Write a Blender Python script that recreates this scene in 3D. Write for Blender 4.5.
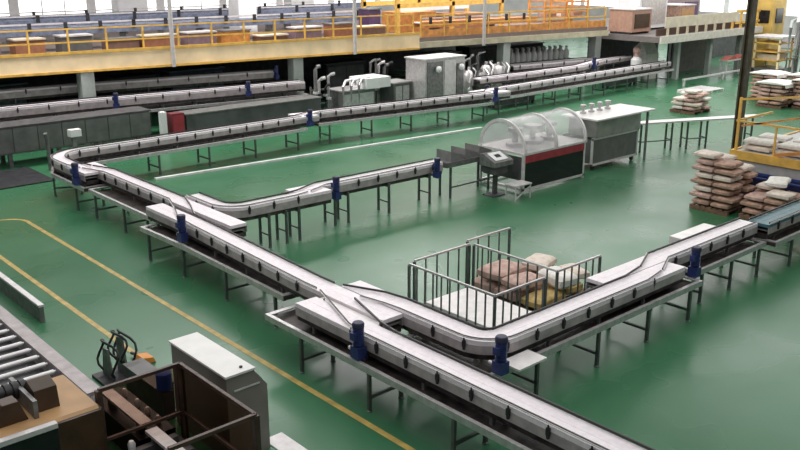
import bpy, bmesh, math, random
from mathutils import Vector
for o in list(bpy.data.objects): bpy.data.objects.remove(o)
scene = bpy.context.scene
COL = scene.collection
PI = math.pi
rnd = random.Random(7)

# ------------------------------------------------------------------ camera
cam_d = bpy.data.cameras.new('camera')
cam = bpy.data.objects.new('camera', cam_d); COL.objects.link(cam)
cam.location = (0, 0, 6.3)
PITCH = math.atan(271/881.0)
cam.rotation_euler = (PI/2 - PITCH, 0, math.radians(48.2) - PI/2)
cam_d.sensor_width = 36.0
cam_d.lens = 36.0*881.0/800.0
cam_d.clip_end = 300
scene.camera = cam

# ------------------------------------------------------------------ light
w = bpy.data.worlds.new('world'); scene.world = w; w.use_nodes = True
w.node_tree.nodes['Background'].inputs[0].default_value = (0.93, 0.96, 1.0, 1)
w.node_tree.nodes['Background'].inputs[1].default_value = 0.26
def area(name, loc, sx, sy, energy, rot=(0, 0, 0), col=(1, 0.965, 0.97)):
    l = bpy.data.lights.new(name, 'AREA'); l.shape = 'RECTANGLE'; l.size = sx; l.size_y = sy
    l.energy = energy; l.color = col
    o = bpy.data.objects.new(name, l); COL.objects.link(o); o.location = loc; o.rotation_euler = rot
    return o
# added unseen area lights: overhead fill, sheen on right floor, fill over mezzanine
area('overhead_fill', (10, 11, 10.6), 22, 22, 2400)
area('floor_sheen_area', (45, 22, 10.6), 32, 36, 8500)
area('mezzanine_fill', (20, 29, 10.6), 34, 2.5, 4300)
scene.view_settings.view_transform = 'Standard'
scene.view_settings.look = 'None'
scene.view_settings.gamma = 1
scene.view_settings.exposure = -0.2
scene.view_settings.use_curve_mapping = False

# ------------------------------------------------------------------ materials
MATS = {}
def mat(name, col, rough=0.5, metal=0.0, var=0.12, scale=6.0, bump=0.0, alpha=1.0, emit=None, col2=None, spec=0.5, detail=3):
    if name in MATS: return MATS[name]
    m = bpy.data.materials.new(name); m.use_nodes = True
    nt = m.node_tree; b = nt.nodes['Principled BSDF']
    b.inputs['Roughness'].default_value = rough; b.inputs['Metallic'].default_value = metal
    b.inputs['Specular IOR Level'].default_value = spec
    if emit is not None:
        b.inputs['Emission Color'].default_value = (*col, 1); b.inputs['Emission Strength'].default_value = emit
    tc = nt.nodes.new('ShaderNodeTexCoord'); n = nt.nodes.new('ShaderNodeTexNoise')
    n.inputs['Scale'].default_value = scale; n.inputs['Detail'].default_value = detail
    nt.links.new(tc.outputs['Object'], n.inputs['Vector'])
    r = nt.nodes.new('ShaderNodeValToRGB')
    c2 = col2 or tuple(c*(1-var*1.6) for c in col)
    r.color_ramp.elements[0].position = 0.3; r.color_ramp.elements[1].position = 0.72
    r.color_ramp.elements[0].color = (*c2, 1)
    r.color_ramp.elements[1].color = (*[min(1, c*(1+var*0.4)) for c in col], 1)
    nt.links.new(n.outputs['Fac'], r.inputs['Fac']); nt.links.new(r.outputs['Color'], b.inputs['Base Color'])
    if bump:
        bp = nt.nodes.new('ShaderNodeBump'); bp.inputs['Strength'].default_value = bump
        bp.inputs['Distance'].default_value = 0.02
        nt.links.new(n.outputs['Fac'], bp.inputs['Height']); nt.links.new(bp.outputs['Normal'], b.inputs['Normal'])
    if alpha < 1: b.inputs['Alpha'].default_value = alpha
    MATS[name] = m
    return m

FRAME = mat('frame_steel', (0.44, 0.395, 0.397), 0.5, 0.15, 0.2, 5)
STEEL = mat('brushed_steel', (0.62, 0.60, 0.60), 0.38, 0.55, 0.15, 9)
STEELP = mat('pale_steel', (0.74, 0.71, 0.71), 0.42, 0.3, 0.12, 7)
STEELD = mat('dull_steel', (0.25, 0.25, 0.245), 0.45, 0.5, 0.25, 8)
TRAYM = mat('shaded_dirty_pan', (0.075, 0.062, 0.058), 0.45, 0.3, 0.5, 5)  # colour holds both dirt and the shade inside the tray
BELT = mat('white_chain_plate', (0.84, 0.775, 0.81), 0.42, 0.0, 0.07, 14)
BELTB = mat('teal_belt', (0.07, 0.17, 0.20), 0.45, 0.0, 0.2, 10)
PLATE = mat('white_plate', (0.80, 0.77, 0.76), 0.4, 0.15, 0.08, 6)
BLACK = mat('black_plastic', (0.018, 0.016, 0.018), 0.45, 0, 0.2, 12)
BLUE = mat('motor_blue', (0.03, 0.045, 0.17), 0.42, 0.1, 0.25, 14)
BLUEB = mat('bright_blue', (0.04, 0.10, 0.48), 0.4, 0, 0.2, 10)
LEG = mat('leg_steel', (0.12, 0.14, 0.13), 0.45, 0.4, 0.25, 6)
YEL = mat('cream_yellow_paint', (0.95, 0.75, 0.46), 0.5, 0, 0.12, 1.5)
YEL2 = mat('rail_yellow_paint', (0.78, 0.47, 0.10), 0.45, 0, 0.18, 4)
ORA = mat('orange_paint', (0.70, 0.30, 0.08), 0.5, 0, 0.25, 4)
BEIGE = mat('beige_edge', (0.52, 0.47, 0.33), 0.55, 0, 0.15, 3)
CREAM = mat('cream_panel', (0.62, 0.54, 0.42), 0.55, 0, 0.12, 3)
PILL = mat('grey_green_pillar', (0.42, 0.46, 0.43), 0.6, 0, 0.12, 3)
WHITEP = mat('white_paint', (0.80, 0.80, 0.80), 0.5, 0, 0.06, 3)
GREYP = mat('grey_panel', (0.15, 0.15, 0.147), 0.5, 0.2, 0.2, 3)
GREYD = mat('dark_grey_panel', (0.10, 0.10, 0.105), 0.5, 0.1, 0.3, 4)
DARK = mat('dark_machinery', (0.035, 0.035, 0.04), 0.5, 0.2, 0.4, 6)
REDM = mat('dull_red_paint', (0.36, 0.035, 0.05), 0.45, 0, 0.2, 5)
KRAFT = mat('kraft_paper', (0.50, 0.315, 0.235), 0.75, 0, 0.3, 7, 0.5)
PINKK = mat('pinkish_paper', (0.60, 0.40, 0.34), 0.75, 0, 0.25, 7, 0.5)
PALES = mat('pale_sack_paper', (0.78, 0.67, 0.58), 0.75, 0, 0.18, 6, 0.5)
WHITES = mat('white_woven_sack', (0.80, 0.77, 0.72), 0.7, 0, 0.12, 8, 0.4)
YELS = mat('yellow_printed_sack', (0.62, 0.44, 0.17), 0.7, 0, 0.3, 6, 0.4)
WOOD = mat('pallet_wood', (0.22, 0.13, 0.08), 0.8, 0, 0.35, 9)
TAN = mat('tan_board', (0.46, 0.27, 0.12), 0.5, 0, 0.14, 3)
BROWN = mat('dark_brown_paint', (0.065, 0.033, 0.015), 0.45, 0, 0.25, 5)
BROWNR = mat('brown_angle_steel', (0.085, 0.05, 0.038), 0.4, 0.2, 0.3, 6)
CABG = mat('cabinet_grey', (0.235, 0.215, 0.19), 0.55, 0, 0.1, 3)
CABT = mat('cabinet_pale_top', (0.80, 0.79, 0.76), 0.5, 0, 0.05, 4)
GLASSD = mat('dark_glass', (0.016, 0.017, 0.02), 0.16, 0, 0.3, 3)
HOOD = mat('clear_hood_plastic', (0.86, 0.86, 0.87), 0.16, 0, 0.2, 2.2, 0.25, alpha=0.26, spec=0.9)
TINT = bpy.data.materials.new('brown_tinted_acrylic'); TINT.use_nodes = True
_t = TINT.node_tree.nodes.new('ShaderNodeBsdfTransparent'); _t.inputs['Color'].default_value = (0.60, 0.50, 0.44, 1)
TINT.node_tree.links.new(_t.outputs['BSDF'], TINT.node_tree.nodes['Material Output'].inputs['Surface'])
CLEAR = mat('bottle_white', (0.85, 0.85, 0.84), 0.3, 0, 0.05, 6)
WINL = mat('daylight_window', (1.0, 0.99, 0.97), 0.3, 0, 0.05, 0.25, emit=1.9, col2=(0.80, 0.86, 0.95))
WALLM = mat('pale_wall', (0.52, 0.50, 0.50), 0.8, 0, 0.12, 1.0)
CEILM = mat('white_ceiling', (0.70, 0.70, 0.70), 0.8, 0, 0.08, 0.6)
LINEM = mat('yellow_floor_paint', (0.52, 0.37, 0.10), 0.45, 0, 0.25, 5)
LINEW = mat('white_duct', (0.72, 0.74, 0.72), 0.45, 0, 0.15, 3)
STEELBL = mat('blue_grey_steel', (0.20, 0.23, 0.32), 0.5, 0.2, 0.25, 5)
PURPLE = mat('dark_purple_plastic', (0.10, 0.05, 0.13), 0.5, 0, 0.2, 5)
SCREEN = mat('screen_dark', (0.02, 0.02, 0.025), 0.2, 0, 0.1, 4)

def floor_tone():
    m = bpy.data.materials.new('green_epoxy'); m.use_nodes = True; nt = m.node_tree; b = nt.nodes['Principled BSDF']
    tc = nt.nodes.new('ShaderNodeTexCoord')
    n1 = nt.nodes.new('ShaderNodeTexNoise'); n1.inputs['Scale'].default_value = 0.28; n1.inputs['Detail'].default_value = 3
    n2 = nt.nodes.new('ShaderNodeTexNoise'); n2.inputs['Scale'].default_value = 0.55; n2.inputs['Detail'].default_value = 2
    for n in (n1, n2): nt.links.new(tc.outputs['Object'], n.inputs['Vector'])
    r = nt.nodes.new('ShaderNodeValToRGB')
    r.color_ramp.elements[0].position = 0.3; r.color_ramp.elements[0].color = (0.034, 0.135, 0.062, 1)
    r.color_ramp.elements[1].position = 0.72; r.color_ramp.elements[1].color = (0.046, 0.170, 0.082, 1)
    nt.links.new(n1.outputs['Fac'], r.inputs['Fac'])
    nt.links.new(r.outputs['Color'], b.inputs['Base Color'])
    rr = nt.nodes.new('ShaderNodeMapRange'); rr.inputs['From Min'].default_value = 0.3; rr.inputs['From Max'].default_value = 0.7
    rr.inputs['To Min'].default_value = 0.24; rr.inputs['To Max'].default_value = 0.36
    nt.links.new(n2.outputs['Fac'], rr.inputs['Value']); nt.links.new(rr.outputs['Result'], b.inputs['Roughness'])
    b.inputs['Specular IOR Level'].default_value = 0.42
    return m
FLOORM = floor_tone()

# ------------------------------------------------------------------ mesh helpers
def wloc(o):
    v = Vector((0, 0, 0))
    while o is not None: v += o.location; o = o.parent
    return v
def offset(path, d):
    """polyline moved sideways: d > 0 is to the left of the direction of travel"""
    out = []
    for i, p in enumerate(path):
        a = Vector(path[max(i-1, 0)][:2]); b = Vector(path[min(i+1, len(path)-1)][:2]); p = Vector(p[:2])
        t1 = (p-a) if i > 0 else (b-p); t2 = (b-p) if i < len(path)-1 else (p-a)
        t1.normalize(); t2.normalize()
        n1 = Vector((-t1.y, t1.x)); n2 = Vector((-t2.y, t2.x)); m = n1+n2
        m = m/ max(m.dot(n1), 0.3)
        out.append(p+m*d)
    return out
def along(path, s):
    for i in range(len(path)-1):
        a = Vector(path[i][:2]); b = Vector(path[i+1][:2]); l = (b-a).length
        if s <= l or i == len(path)-2:
            t = (b-a)/l
            return a+t*s, t
        s -= l
def length(path): return sum((Vector(path[i+1][:2])-Vector(path[i][:2])).length for i in range(len(path)-1))
def arc(c, r, a0, a1, n=8):
    return [(c[0]+r*math.cos(math.radians(a0+(a1-a0)*i/n)), c[1]+r*math.sin(math.radians(a0+(a1-a0)*i/n))) for i in range(n+1)]

class MB:
    def __init__(s): s.v = []; s.f = []
    def add(s, vs, fs):
        k = len(s.v); s.v += [tuple(v) for v in vs]; s.f += [tuple(i+k for i in f) for f in fs]; return s
    def box(s, x0, x1, y0, y1, z0, z1):
        return s.add([(x0,y0,z0),(x1,y0,z0),(x1,y1,z0),(x0,y1,z0),(x0,y0,z1),(x1,y0,z1),(x1,y1,z1),(x0,y1,z1)],
                     [(3,2,1,0),(4,5,6,7),(0,1,5,4),(1,2,6,5),(2,3,7,6),(3,0,4,7)])
    def obox(s, c, sx, sy, z0, z1, ang=0):
        ca, sa = math.cos(ang), math.sin(ang); P = []
        for z in (z0, z1):
            for (a, b) in ((-1,-1),(1,-1),(1,1),(-1,1)):
                x, y = a*sx/2, b*sy/2; P.append((c[0]+x*ca-y*sa, c[1]+x*sa+y*ca, z))
        return s.add(P, [(3,2,1,0),(4,5,6,7),(0,1,5,4),(1,2,6,5),(2,3,7,6),(3,0,4,7)])
    def bar(s, p, q, a, b=None):
        b = b or a; p = Vector(p); q = Vector(q); d = (q-p).normalized()
        u = Vector((0,0,1)).cross(d)
        if u.length < 1e-3: u = Vector((1,0,0))
        u.normalize(); v = d.cross(u); P = []
        for e in (p, q):
            for (i, j) in ((-1,-1),(1,-1),(1,1),(-1,1)): P.append(e+u*(i*a/2)+v*(j*b/2))
        return s.add(P, [(3,2,1,0),(4,5,6,7),(0,1,5,4),(1,2,6,5),(2,3,7,6),(3,0,4,7)])
    def tube(s, pts, r, n=8):
        pts = [Vector(p) for p in pts]; rings = []
        for i, p in enumerate(pts):
            t = (pts[min(i+1, len(pts)-1)]-pts[max(i-1, 0)]).normalized()
            u = Vector((0,0,1)).cross(t)
            if u.length < 0.05: u = Vector((1,0,0)).cross(t)
            u.normalize(); v = t.cross(u)
            rings.append([p+u*(r*math.cos(2*PI*k/n))+v*(r*math.sin(2*PI*k/n)) for k in range(n)])
        vs = [x for R in rings for x in R]; fs = []
        for i in range(len(pts)-1):
            for k in range(n): fs.append((i*n+k, i*n+(k+1)%n, (i+1)*n+(k+1)%n, (i+1)*n+k))
        fs.append(tuple(range(n))[::-1]); fs.append(tuple(range((len(pts)-1)*n, len(pts)*n)))
        return s.add(vs, fs)
    def lathe(s, prof, o, axis=(0,0,1), n=16):
        o = Vector(o); ax = Vector(axis).normalized(); u = ax.orthogonal().normalized(); v = ax.cross(u)
        vs = []; fs = []; m = len(prof)
        for (r, h) in prof:
            for k in range(n):
                a = 2*PI*k/n; vs.append(o+ax*h+u*(max(r,1e-4)*math.cos(a))+v*(max(r,1e-4)*math.sin(a)))
        for i in range(m-1):
            for k in range(n): fs.append((i*n+k, i*n+(k+1)%n, (i+1)*n+(k+1)%n, (i+1)*n+k))
        fs.append(tuple(range(n))[::-1]); fs.append(tuple(range((m-1)*n, m*n)))
        return s.add(vs, fs)
    def rib(s, path, d0, d1, z0, z1):
        """solid band along a floor polyline, between two sideways offsets and two heights"""
        A = offset(path, d0); B = offset(path, d1); vs = []; fs = []
        for a, b in zip(A, B): vs += [(a.x,a.y,z0),(b.x,b.y,z0),(b.x,b.y,z1),(a.x,a.y,z1)]
        n = len(A)
        for i in range(n-1):
            k = 4*i
            for j in range(4): fs.append((k+j, k+4+j, k+4+(j+1)%4, k+(j+1)%4))
        fs.append((0,1,2,3)); fs.append((4*n-1,4*n-2,4*n-3,4*n-4))
        return s.add(vs, fs)
    def prism(s, poly, axis, a0, a1):
        """poly of 2D points pushed along x / y / z"""
        n = len(poly); vs = []
        for a in (a0, a1):
            for (p, q) in poly: vs.append({'x': (a,p,q), 'y': (p,a,q), 'z': (p,q,a)}[axis])
        fs = [tuple(range(n))[::-1], tuple(range(n, 2*n))]
        for k in range(n): fs.append((k, (k+1)%n, n+(k+1)%n, n+k))
        return s.add(vs, fs)
    def build(s, name, m, parent=None, bevel=0, smooth=False, origin=None):
        me = bpy.data.meshes.new(name)
        off = wloc(parent) if parent is not None else Vector(origin or (0,0,0))
        me.from_pydata([tuple(Vector(v)-off) for v in s.v], [], s.f)
        bm = bmesh.new(); bm.from_mesh(me); bmesh.ops.recalc_face_normals(bm, faces=bm.faces)
        if bevel: bmesh.ops.bevel(bm, geom=list(bm.edges), offset=bevel, segments=2, affect='EDGES', profile=0.7)
        bm.to_mesh(me); bm.free()
        if smooth:
            for p in me.polygons: p.use_smooth = True
            try: me.set_sharp_from_angle(angle=math.radians(40))
            except Exception: pass
        me.materials.append(m)
        o = bpy.data.objects.new(name, me); COL.objects.link(o)
        if parent is not None: o.parent = parent
        else: o.location = off
        return o
def tag(o, label, cat, group=None, kind=None):
    if label: o['label'] = label
    if cat: o['category'] = cat
    if group: o['group'] = group
    if kind: o['kind'] = kind
    return o
def thing(name, label, cat, loc=(0,0,0), group=None):
    o = bpy.data.objects.new(name, None); COL.objects.link(o); o.location = loc; o.empty_display_size = 0.2
    return tag(o, label, cat, group)
def struct(name, mb, m, origin=None):
    o = mb.build(name, m, origin=origin); o['kind'] = 'structure'; return o
def dup(root, loc, label=None, rotz=None):
    r = root.copy(); COL.objects.link(r); r.location = loc
    if rotz is not None: r.rotation_euler = (0, 0, rotz)
    if label: r['label'] = label
    for ch in list(root.children):
        c = ch.copy(); COL.objects.link(c); c.parent = r
        for g in list(ch.children):
            d = g.copy(); COL.objects.link(d); d.parent = c
    return r
def piece(name, mesh, m_or_none, parent, loc=(0,0,0), rotz=0):
    o = bpy.data.objects.new(name, mesh); COL.objects.link(o); o.parent = parent
    o.location = Vector(loc)-wloc(parent); o.rotation_euler = (0,0,rotz); return o

# ------------------------------------------------------------------ the hall
struct('floor', MB().box(-6, 62, -6, 48, -0.2, 0), FLOORM)
struct('ceiling', MB().box(-6, 62.3, -6, 48.3, 11, 11.2), CEILM)
struct('wall_back', MB().box(-6, 62.3, 48, 48.3, 0, 3.1).box(-6, 62.3, 48, 48.3, 6.6, 11), WALLM)
struct('wall_right', MB().box(62, 62.3, -6, 48, 0, 2.2).box(62, 62.3, -6, 48, 6.6, 11), WALLM)
x = -4.0; k = 1
while x < 60:
    wd = 3.6
    struct('window_%d' % k, MB().box(x, x+wd, 48.05, 48.2, 3.1, 6.6), WINL)
    t = MB().box(x+wd, x+wd+0.5, 47.95, 48.3, 3.1, 6.6).box(x, x+wd, 47.98, 48.1, 4.7, 4.78)
    for q in (1.2, 2.4): t.box(x+q-0.03, x+q+0.03, 47.98, 48.1, 3.1, 6.6)
    struct('trim_%d' % k, t, WHITEP)
    x += 4.1; k += 1
y = -5.0
while y < 47:
    struct('window_%d' % k, MB().box(62.05, 62.2, y, y+3.9, 2.2, 6.6), WINL)
    struct('trim_%d' % k, MB().box(61.95, 62.3, y+3.9, y+4.3, 2.2, 6.6).box(61.98, 62.1, y, y+3.9, 4.7, 4.78).box(61.98, 62.1, y+1.9, y+1.98, 2.2, 6.6), WHITEP)
    y += 4.3; k += 1

# yellow lines painted on the floor
o = MB().rib([(6.98, 3.0), (7.0, 21.5)]+arc((6.45, 21.6), 0.55, 0, 75, 6)+[(2.0, 23.4)], -0.048, 0.048, 0, 0.004).build('floor_line', LINEM)
tag(o, 'long yellow line painted on green floor beside the main conveyor', 'floor marking')
o = MB().rib([(5.58, 12.45), (5.6, 22.0)], -0.048, 0.048, 0, 0.004).build('floor_line', LINEM)
tag(o, 'shorter yellow line painted on green floor nearer the roller conveyor', 'floor marking')

# ------------------------------------------------------------------ conveyors
def unit_mesh(name, mb, m, smooth=False):
    o = mb.build(name, m, smooth=smooth); me = o.data; bpy.data.objects.remove(o); return me
BRK = unit_mesh('guide_bracket', MB().box(-0.025, 0.025, 0.0, 0.035, -0.075, 0.015).prism([(-0.022,-0.075),(0.022,-0.075),(0.012,-0.13),(-0.012,-0.13)], 'y', 0.0, 0.03)
                .tube([(0,0.018,-0.02),(0,0.018,0.055)], 0.012, 6), BLACK)
LEGM = {}
def leg_mesh(h):
    h = round(h, 2)
    if h not in LEGM:
        LEGM[h] = unit_mesh('leg', MB().box(-0.025,0.025,-0.025,0.025,0.02,h).lathe([(0.045,0),(0.045,0.012),(0.02,0.03)], (0,0,0), n=10), LEG)
    return LEGM[h]
SUP = {}
def support_mesh(h):
    h = round(h, 3)
    if h not in SUP: SUP[h] = unit_mesh('track_support', MB().box(-0.025,0.025,-0.025,0.025,0,h), STEELD)
    return SUP[h]
def motor_meshes():
    body = [(0.07,0.0)]
    for i in range(9): z = 0.02+i*0.028; body += [(0.085,z),(0.085,z+0.012),(0.074,z+0.014),(0.074,z+0.026)]
    body += [(0.085,0.275)]
    b = MB().lathe(body, (0,0,0.0), n=16).box(0.06,0.12,-0.05,0.05,0.10,0.21)
    cowl = MB().lathe([(0.088,0.27),(0.09,0.33),(0.075,0.352),(0.03,0.356)], (0,0,0), n=16)
    gear = MB().box(-0.08,0.08,-0.09,0.09,-0.20,-0.02).lathe([(0.07,-0.02),(0.085,0.0)], (0,0,0), n=14)
    sh = MB().lathe([(0.03,0),(0.03,0.12)], (0,-0.09,-0.11), axis=(0,1,0) if False else (0,-1,0), n=10)
    return (unit_mesh('drive_motor', b, BLUE, True), unit_mesh('fan_cowl', cowl, mat('dark_cowl', (0.02,0.022,0.06), 0.5), True),
            unit_mesh('gearbox', gear, BLUE), unit_mesh('drive_shaft', sh, STEEL, True))
MOT = motor_meshes()
def motor(parent, x, y, z, rot=0, sc=1.0):
    m = bpy.data.objects.new('drive_motor', MOT[0]); COL.objects.link(m); m.parent = parent
    m.location = Vector((x,y,z))-wloc(parent); m.rotation_euler = (0,0,rot); m.scale = (sc,sc,sc)
    m['label'] = 'upright blue drive motor'
    for nm, me in (('fan_cowl', MOT[1]), ('gearbox', MOT[2]), ('drive_shaft', MOT[3])):
        c = bpy.data.objects.new(nm, me); COL.objects.link(c); c.parent = m
    return m

BELTS = []; BRACKETS = []
def seg_dist(path, p):
    best = 1e9
    for i in range(len(path)-1):
        u = Vector(path[i][:2]); v = Vector(path[i+1][:2]); d = v-u; k = max(0, min(1, (p-u).dot(d)/d.length_squared))
        best = min(best, (p-u-d*k).length)
    return best
def inside_band(path, a, b, p):
    for i in range(len(path)-1):
        u = Vector(path[i][:2]); v = Vector(path[i+1][:2]); d = v-u; L = d.length; d = d/L; k = (p-u).dot(d); n = (p-u).dot(Vector((-d.y, d.x)))
        if -0.05 < k < L+0.05 and a+0.05 < n < b-0.05: return True
    return False
def trim(path, e):
    p = [Vector(q[:2]) for q in path]
    p[0] = p[0]+(p[1]-p[0]).normalized()*e; p[-1] = p[-1]+(p[-2]-p[-1]).normalized()*e
    return p
def conveyor(label, belt, guide=None, z=1.0, wd=0.40, tray=None, legs=(), mot=None, plates=(), group='chain conveyors in the hall',
             belt_mat=None, name='chain_conveyor', near=None, step=0.62, frame_h=0.17, tray_z=0.71, gw=None, traypath=None, brackets=True, rails='both', side_paths=None, group_legs=None):
    """belt: floor polyline of the belt; guide: polyline of the guided product path; tray: (right, left) sideways offsets"""
    p0 = belt[0]
    t = thing(name, label, 'conveyor', (p0[0], p0[1], 0), group)
    h = wd/2; BELTS.append((t, belt, h))
    bm = MB().rib(belt, -h, -0.002, z-0.035, z+0.03).rib(belt, 0.002, h, z-0.035, z+0.03)
    bm.build('belt', belt_mat or BELT, t)
    MB().rib(belt, -h-0.008, -h+0.008, z-frame_h, z-0.036).build('side_frame', FRAME, t)
    MB().rib(belt, h-0.008, h+0.008, z-frame_h, z-0.036).build('side_frame', FRAME, t)
    c = MB(); L = length(belt); s = 0.3
    while s < L:
        p, d = along(belt, s); c.obox((p.x,p.y), 0.04, wd-0.03, z-frame_h+0.02, z-frame_h+0.06, math.atan2(d.y,d.x)); s += 1.2
    c.rib(belt, -h+0.02, h-0.02, z-0.11, z-0.09)
    c.build('return_track', STEELD, t)
    MB().rib(belt, -h+0.025, h-0.025, z-frame_h-0.09, z-frame_h-0.001).build('gap_fill_skirt', TRAYM, t)  # dark skirt added to fill the gap under the frame with darkness
    guide = guide or belt
    gh = (gw or wd)/2
    for sgn, nm in ((-1,'right'), (1,'left')):
        if rails != 'both' and rails != nm: continue
        o_ = sgn*gh; gp = guide
        if side_paths and nm in side_paths: gp = side_paths[nm]; o_ = 0.0
        gp = trim(gp, 0.035)
        g = MB().rib(gp, o_-0.004, o_+0.012, z+0.058, z+0.072) if sgn > 0 else MB().rib(gp, o_-0.012, o_+0.004, z+0.058, z+0.072)
        g = g.build('guide_rail', STEELP, t)
        e = MB().rib(gp, o_-0.022, o_-0.002, z+0.05, z+0.082) if sgn > 0 else MB().rib(gp, o_+0.002, o_+0.022, z+0.05, z+0.082)
        e = e.build('wear_strip', BLACK, g)
        if brackets:
            s = 0.35; L = length(gp)
            while s < L-0.1:
                p, d = along(gp, s); n = Vector((-d.y, d.x)); q = p+n*(o_+sgn*0.012)
                BRACKETS.append((t, q+n*sgn*0.02, (q.x,q.y,z), math.atan2(d.y,d.x)+(0 if sgn > 0 else PI))); s += step
    if tray:
        tp = traypath or belt; a, b = tray
        f = MB().rib(tp, a, a+0.065, tray_z-0.015, tray_z).rib(tp, b-0.065, b, tray_z-0.015, tray_z)
        f.rib(tp, a, a+0.012, tray_z-0.10, tray_z-0.015).rib(tp, b-0.012, b, tray_z-0.10, tray_z-0.015)
        L = length(tp)
        for s in (0.0, L):
            p, d = along(tp, s); n = Vector((-d.y,d.x)); q = p+n*((a+b)/2)+d*(0.045 if s == 0 else -0.045)
            f.obox((q.x,q.y), 0.09, b-a-0.14, tray_z-0.02, tray_z, math.atan2(d.y,d.x))
        dt = f.build('drip_tray', STEEL, t); dt['label'] = 'steel tray rim under the belt'
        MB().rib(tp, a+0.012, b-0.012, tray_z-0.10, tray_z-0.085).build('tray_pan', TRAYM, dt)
        # stools that carry the track above the tray
        s = 0.4
        while s < length(belt):
            p, d = along(belt, s); n = Vector((-d.y,d.x)); an = math.atan2(d.y,d.x)
            for q in (-0.7*h, 0.7*h): v = p+n*q; inside_band(tp, a, b, v) and piece('track_support', support_mesh(z-frame_h-0.09-tray_z+0.085), None, t, (v.x,v.y,tray_z-0.085), an)
            s += 1.25
        for s in legs:
            p, d = along(tp, s); n = Vector((-d.y,d.x)); an = math.atan2(d.y,d.x)
            q0 = p+n*(a+0.035); q1 = p+n*(b-0.035)
            for q in (q0,q1): piece('leg', leg_mesh(tray_z-0.1), None, t, (q.x,q.y,0), an)
            MB().bar((q0.x,q0.y,0.22), (q1.x,q1.y,0.22), 0.04).build('crossbar', LEG, t)
    else:
        for s in legs:
            p, d = along(belt, s); n = Vector((-d.y,d.x)); an = math.atan2(d.y,d.x)
            q0 = p-n*(h+0.03); q1 = p+n*(h+0.03)
            for q in (q0,q1): piece('leg', leg_mesh(z-frame_h-0.02), None, t, (q.x,q.y,0), an)
            MB().bar((q0.x,q0.y,0.28), (q1.x,q1.y,0.28), 0.035).build('crossbar', LEG, t)
            MB().bar((q0.x,q0.y,z-frame_h-0.11), (q1.x,q1.y,z-frame_h-0.11), 0.035).build('crossbar', LEG, t)
    for (x0,x1,y0,y1,pz,hh) in plates:
        MB().box(x0,x1,y0,y1,pz-hh,pz).build('transfer_plate', PLATE, t)
    if mot:
        for mm in mot: motor(t, *mm)
    return t

def rng(a, b, st):
    out = []; s = a
    while s < b: out.append(s); s += st
    return out

# --- main line (towards the camera)
conveyor('main white chain conveyor nearest the camera, leaving the bottom edge past a blue motor',
         [(7.6, 10.75), (7.6, 2.6)], [(8.17, 10.9), (7.64, 9.45), (7.6, 9.1), (7.6, 2.6)],
         side_paths={'left': [(8.19, 10.25), (7.86, 9.2), (7.80, 8.8), (7.80, 2.6)], 'right': [(7.97, 10.9), (7.46, 9.5), (7.40, 9.1), (7.40, 2.6)]},
         tray=(-0.40, 0.28), traypath=[(7.6, 11.35), (7.6, 2.6)], legs=[0.95, 2.6, 4.3, 6.2, 8.0], mot=[(7.29, 9.05, 0.93, PI)],
         plates=[(7.81, 7.955, 9.3, 10.75, 0.985, 0.12)])
conveyor('middle white chain conveyor of the main line with a blue motor at its far end',
         [(8.40, 17.5), (8.40, 15.5), (8.17, 11.3), (8.17, 9.3)], [(8.46, 16.2), (8.40, 15.5), (8.17, 11.3), (8.17, 10.95)], tray=(-0.45, 0.45),
         traypath=[(8.32, 17.2), (8.38, 15.5), (8.32, 11.8)],
         legs=[0.3, 1.7, 3.4, 5.1], mot=[(8.05, 15.62, 0.93, PI)])
conveyor('far white chain conveyor of the main line just below the left corner bend',
         [(9.0, 22.4), (9.0, 15.0)], [(8.74, 21.9), (9.0, 21.1), (9.0, 17.6), (8.76, 16.9), (8.46, 16.2)], tray=(-0.62, 0.28),
         traypath=[(8.98, 21.0), (8.98, 17.7)], legs=[0.3, 1.9, 3.1], wd=0.37)
# --- far line along the back, with the corner bend
CA = [(9.6+0.99*math.cos(math.radians(a)), 23.25+0.99*math.sin(math.radians(a))) for a in range(100, 181, 10)]
conveyor('white chain conveyor that bends round the far left corner of the line',
         [(17.9, 24.36), (9.6, 24.24)]+CA+[(8.61, 21.3)],
         [(17.2, 24.36), (9.6, 24.24)]+CA+[(8.61, 22.5), (8.74, 21.9)],
         tray=(-0.30, 0.46), traypath=[(17.2, 24.35), (9.6, 24.2), (8.9, 23.9), (8.6, 23.2), (8.6, 21.15)], legs=rng(0.4, 10.8, 1.7), mot=[(8.30, 21.55, 0.93, PI), (17.35, 23.95, 0.95, PI)], wd=0.36)
conveyor('white chain conveyor in the back aisle between two blue motors',
         [(27.0, 23.68), (17.2, 24.86)], [(26.0, 23.8), (18.2, 24.72), (17.2, 24.36)], tray=(-0.30, 0.46), traypath=[(25.9, 23.8), (18.0, 24.74)], legs=rng(0.5, 7.6, 1.75), mot=[(25.9, 23.3, 0.95, PI)])
conveyor('white chain conveyor running away to the far right end of the back aisle',
         [(40.6, 24.85), (25.6, 24.32)], [(40.6, 24.85), (26.8, 24.32), (26.2, 23.98)], tray=(-0.30, 0.40), traypath=[(40.6, 24.85), (26.2, 24.3)], legs=rng(0.5, 14, 1.9), step=0.8)
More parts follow.
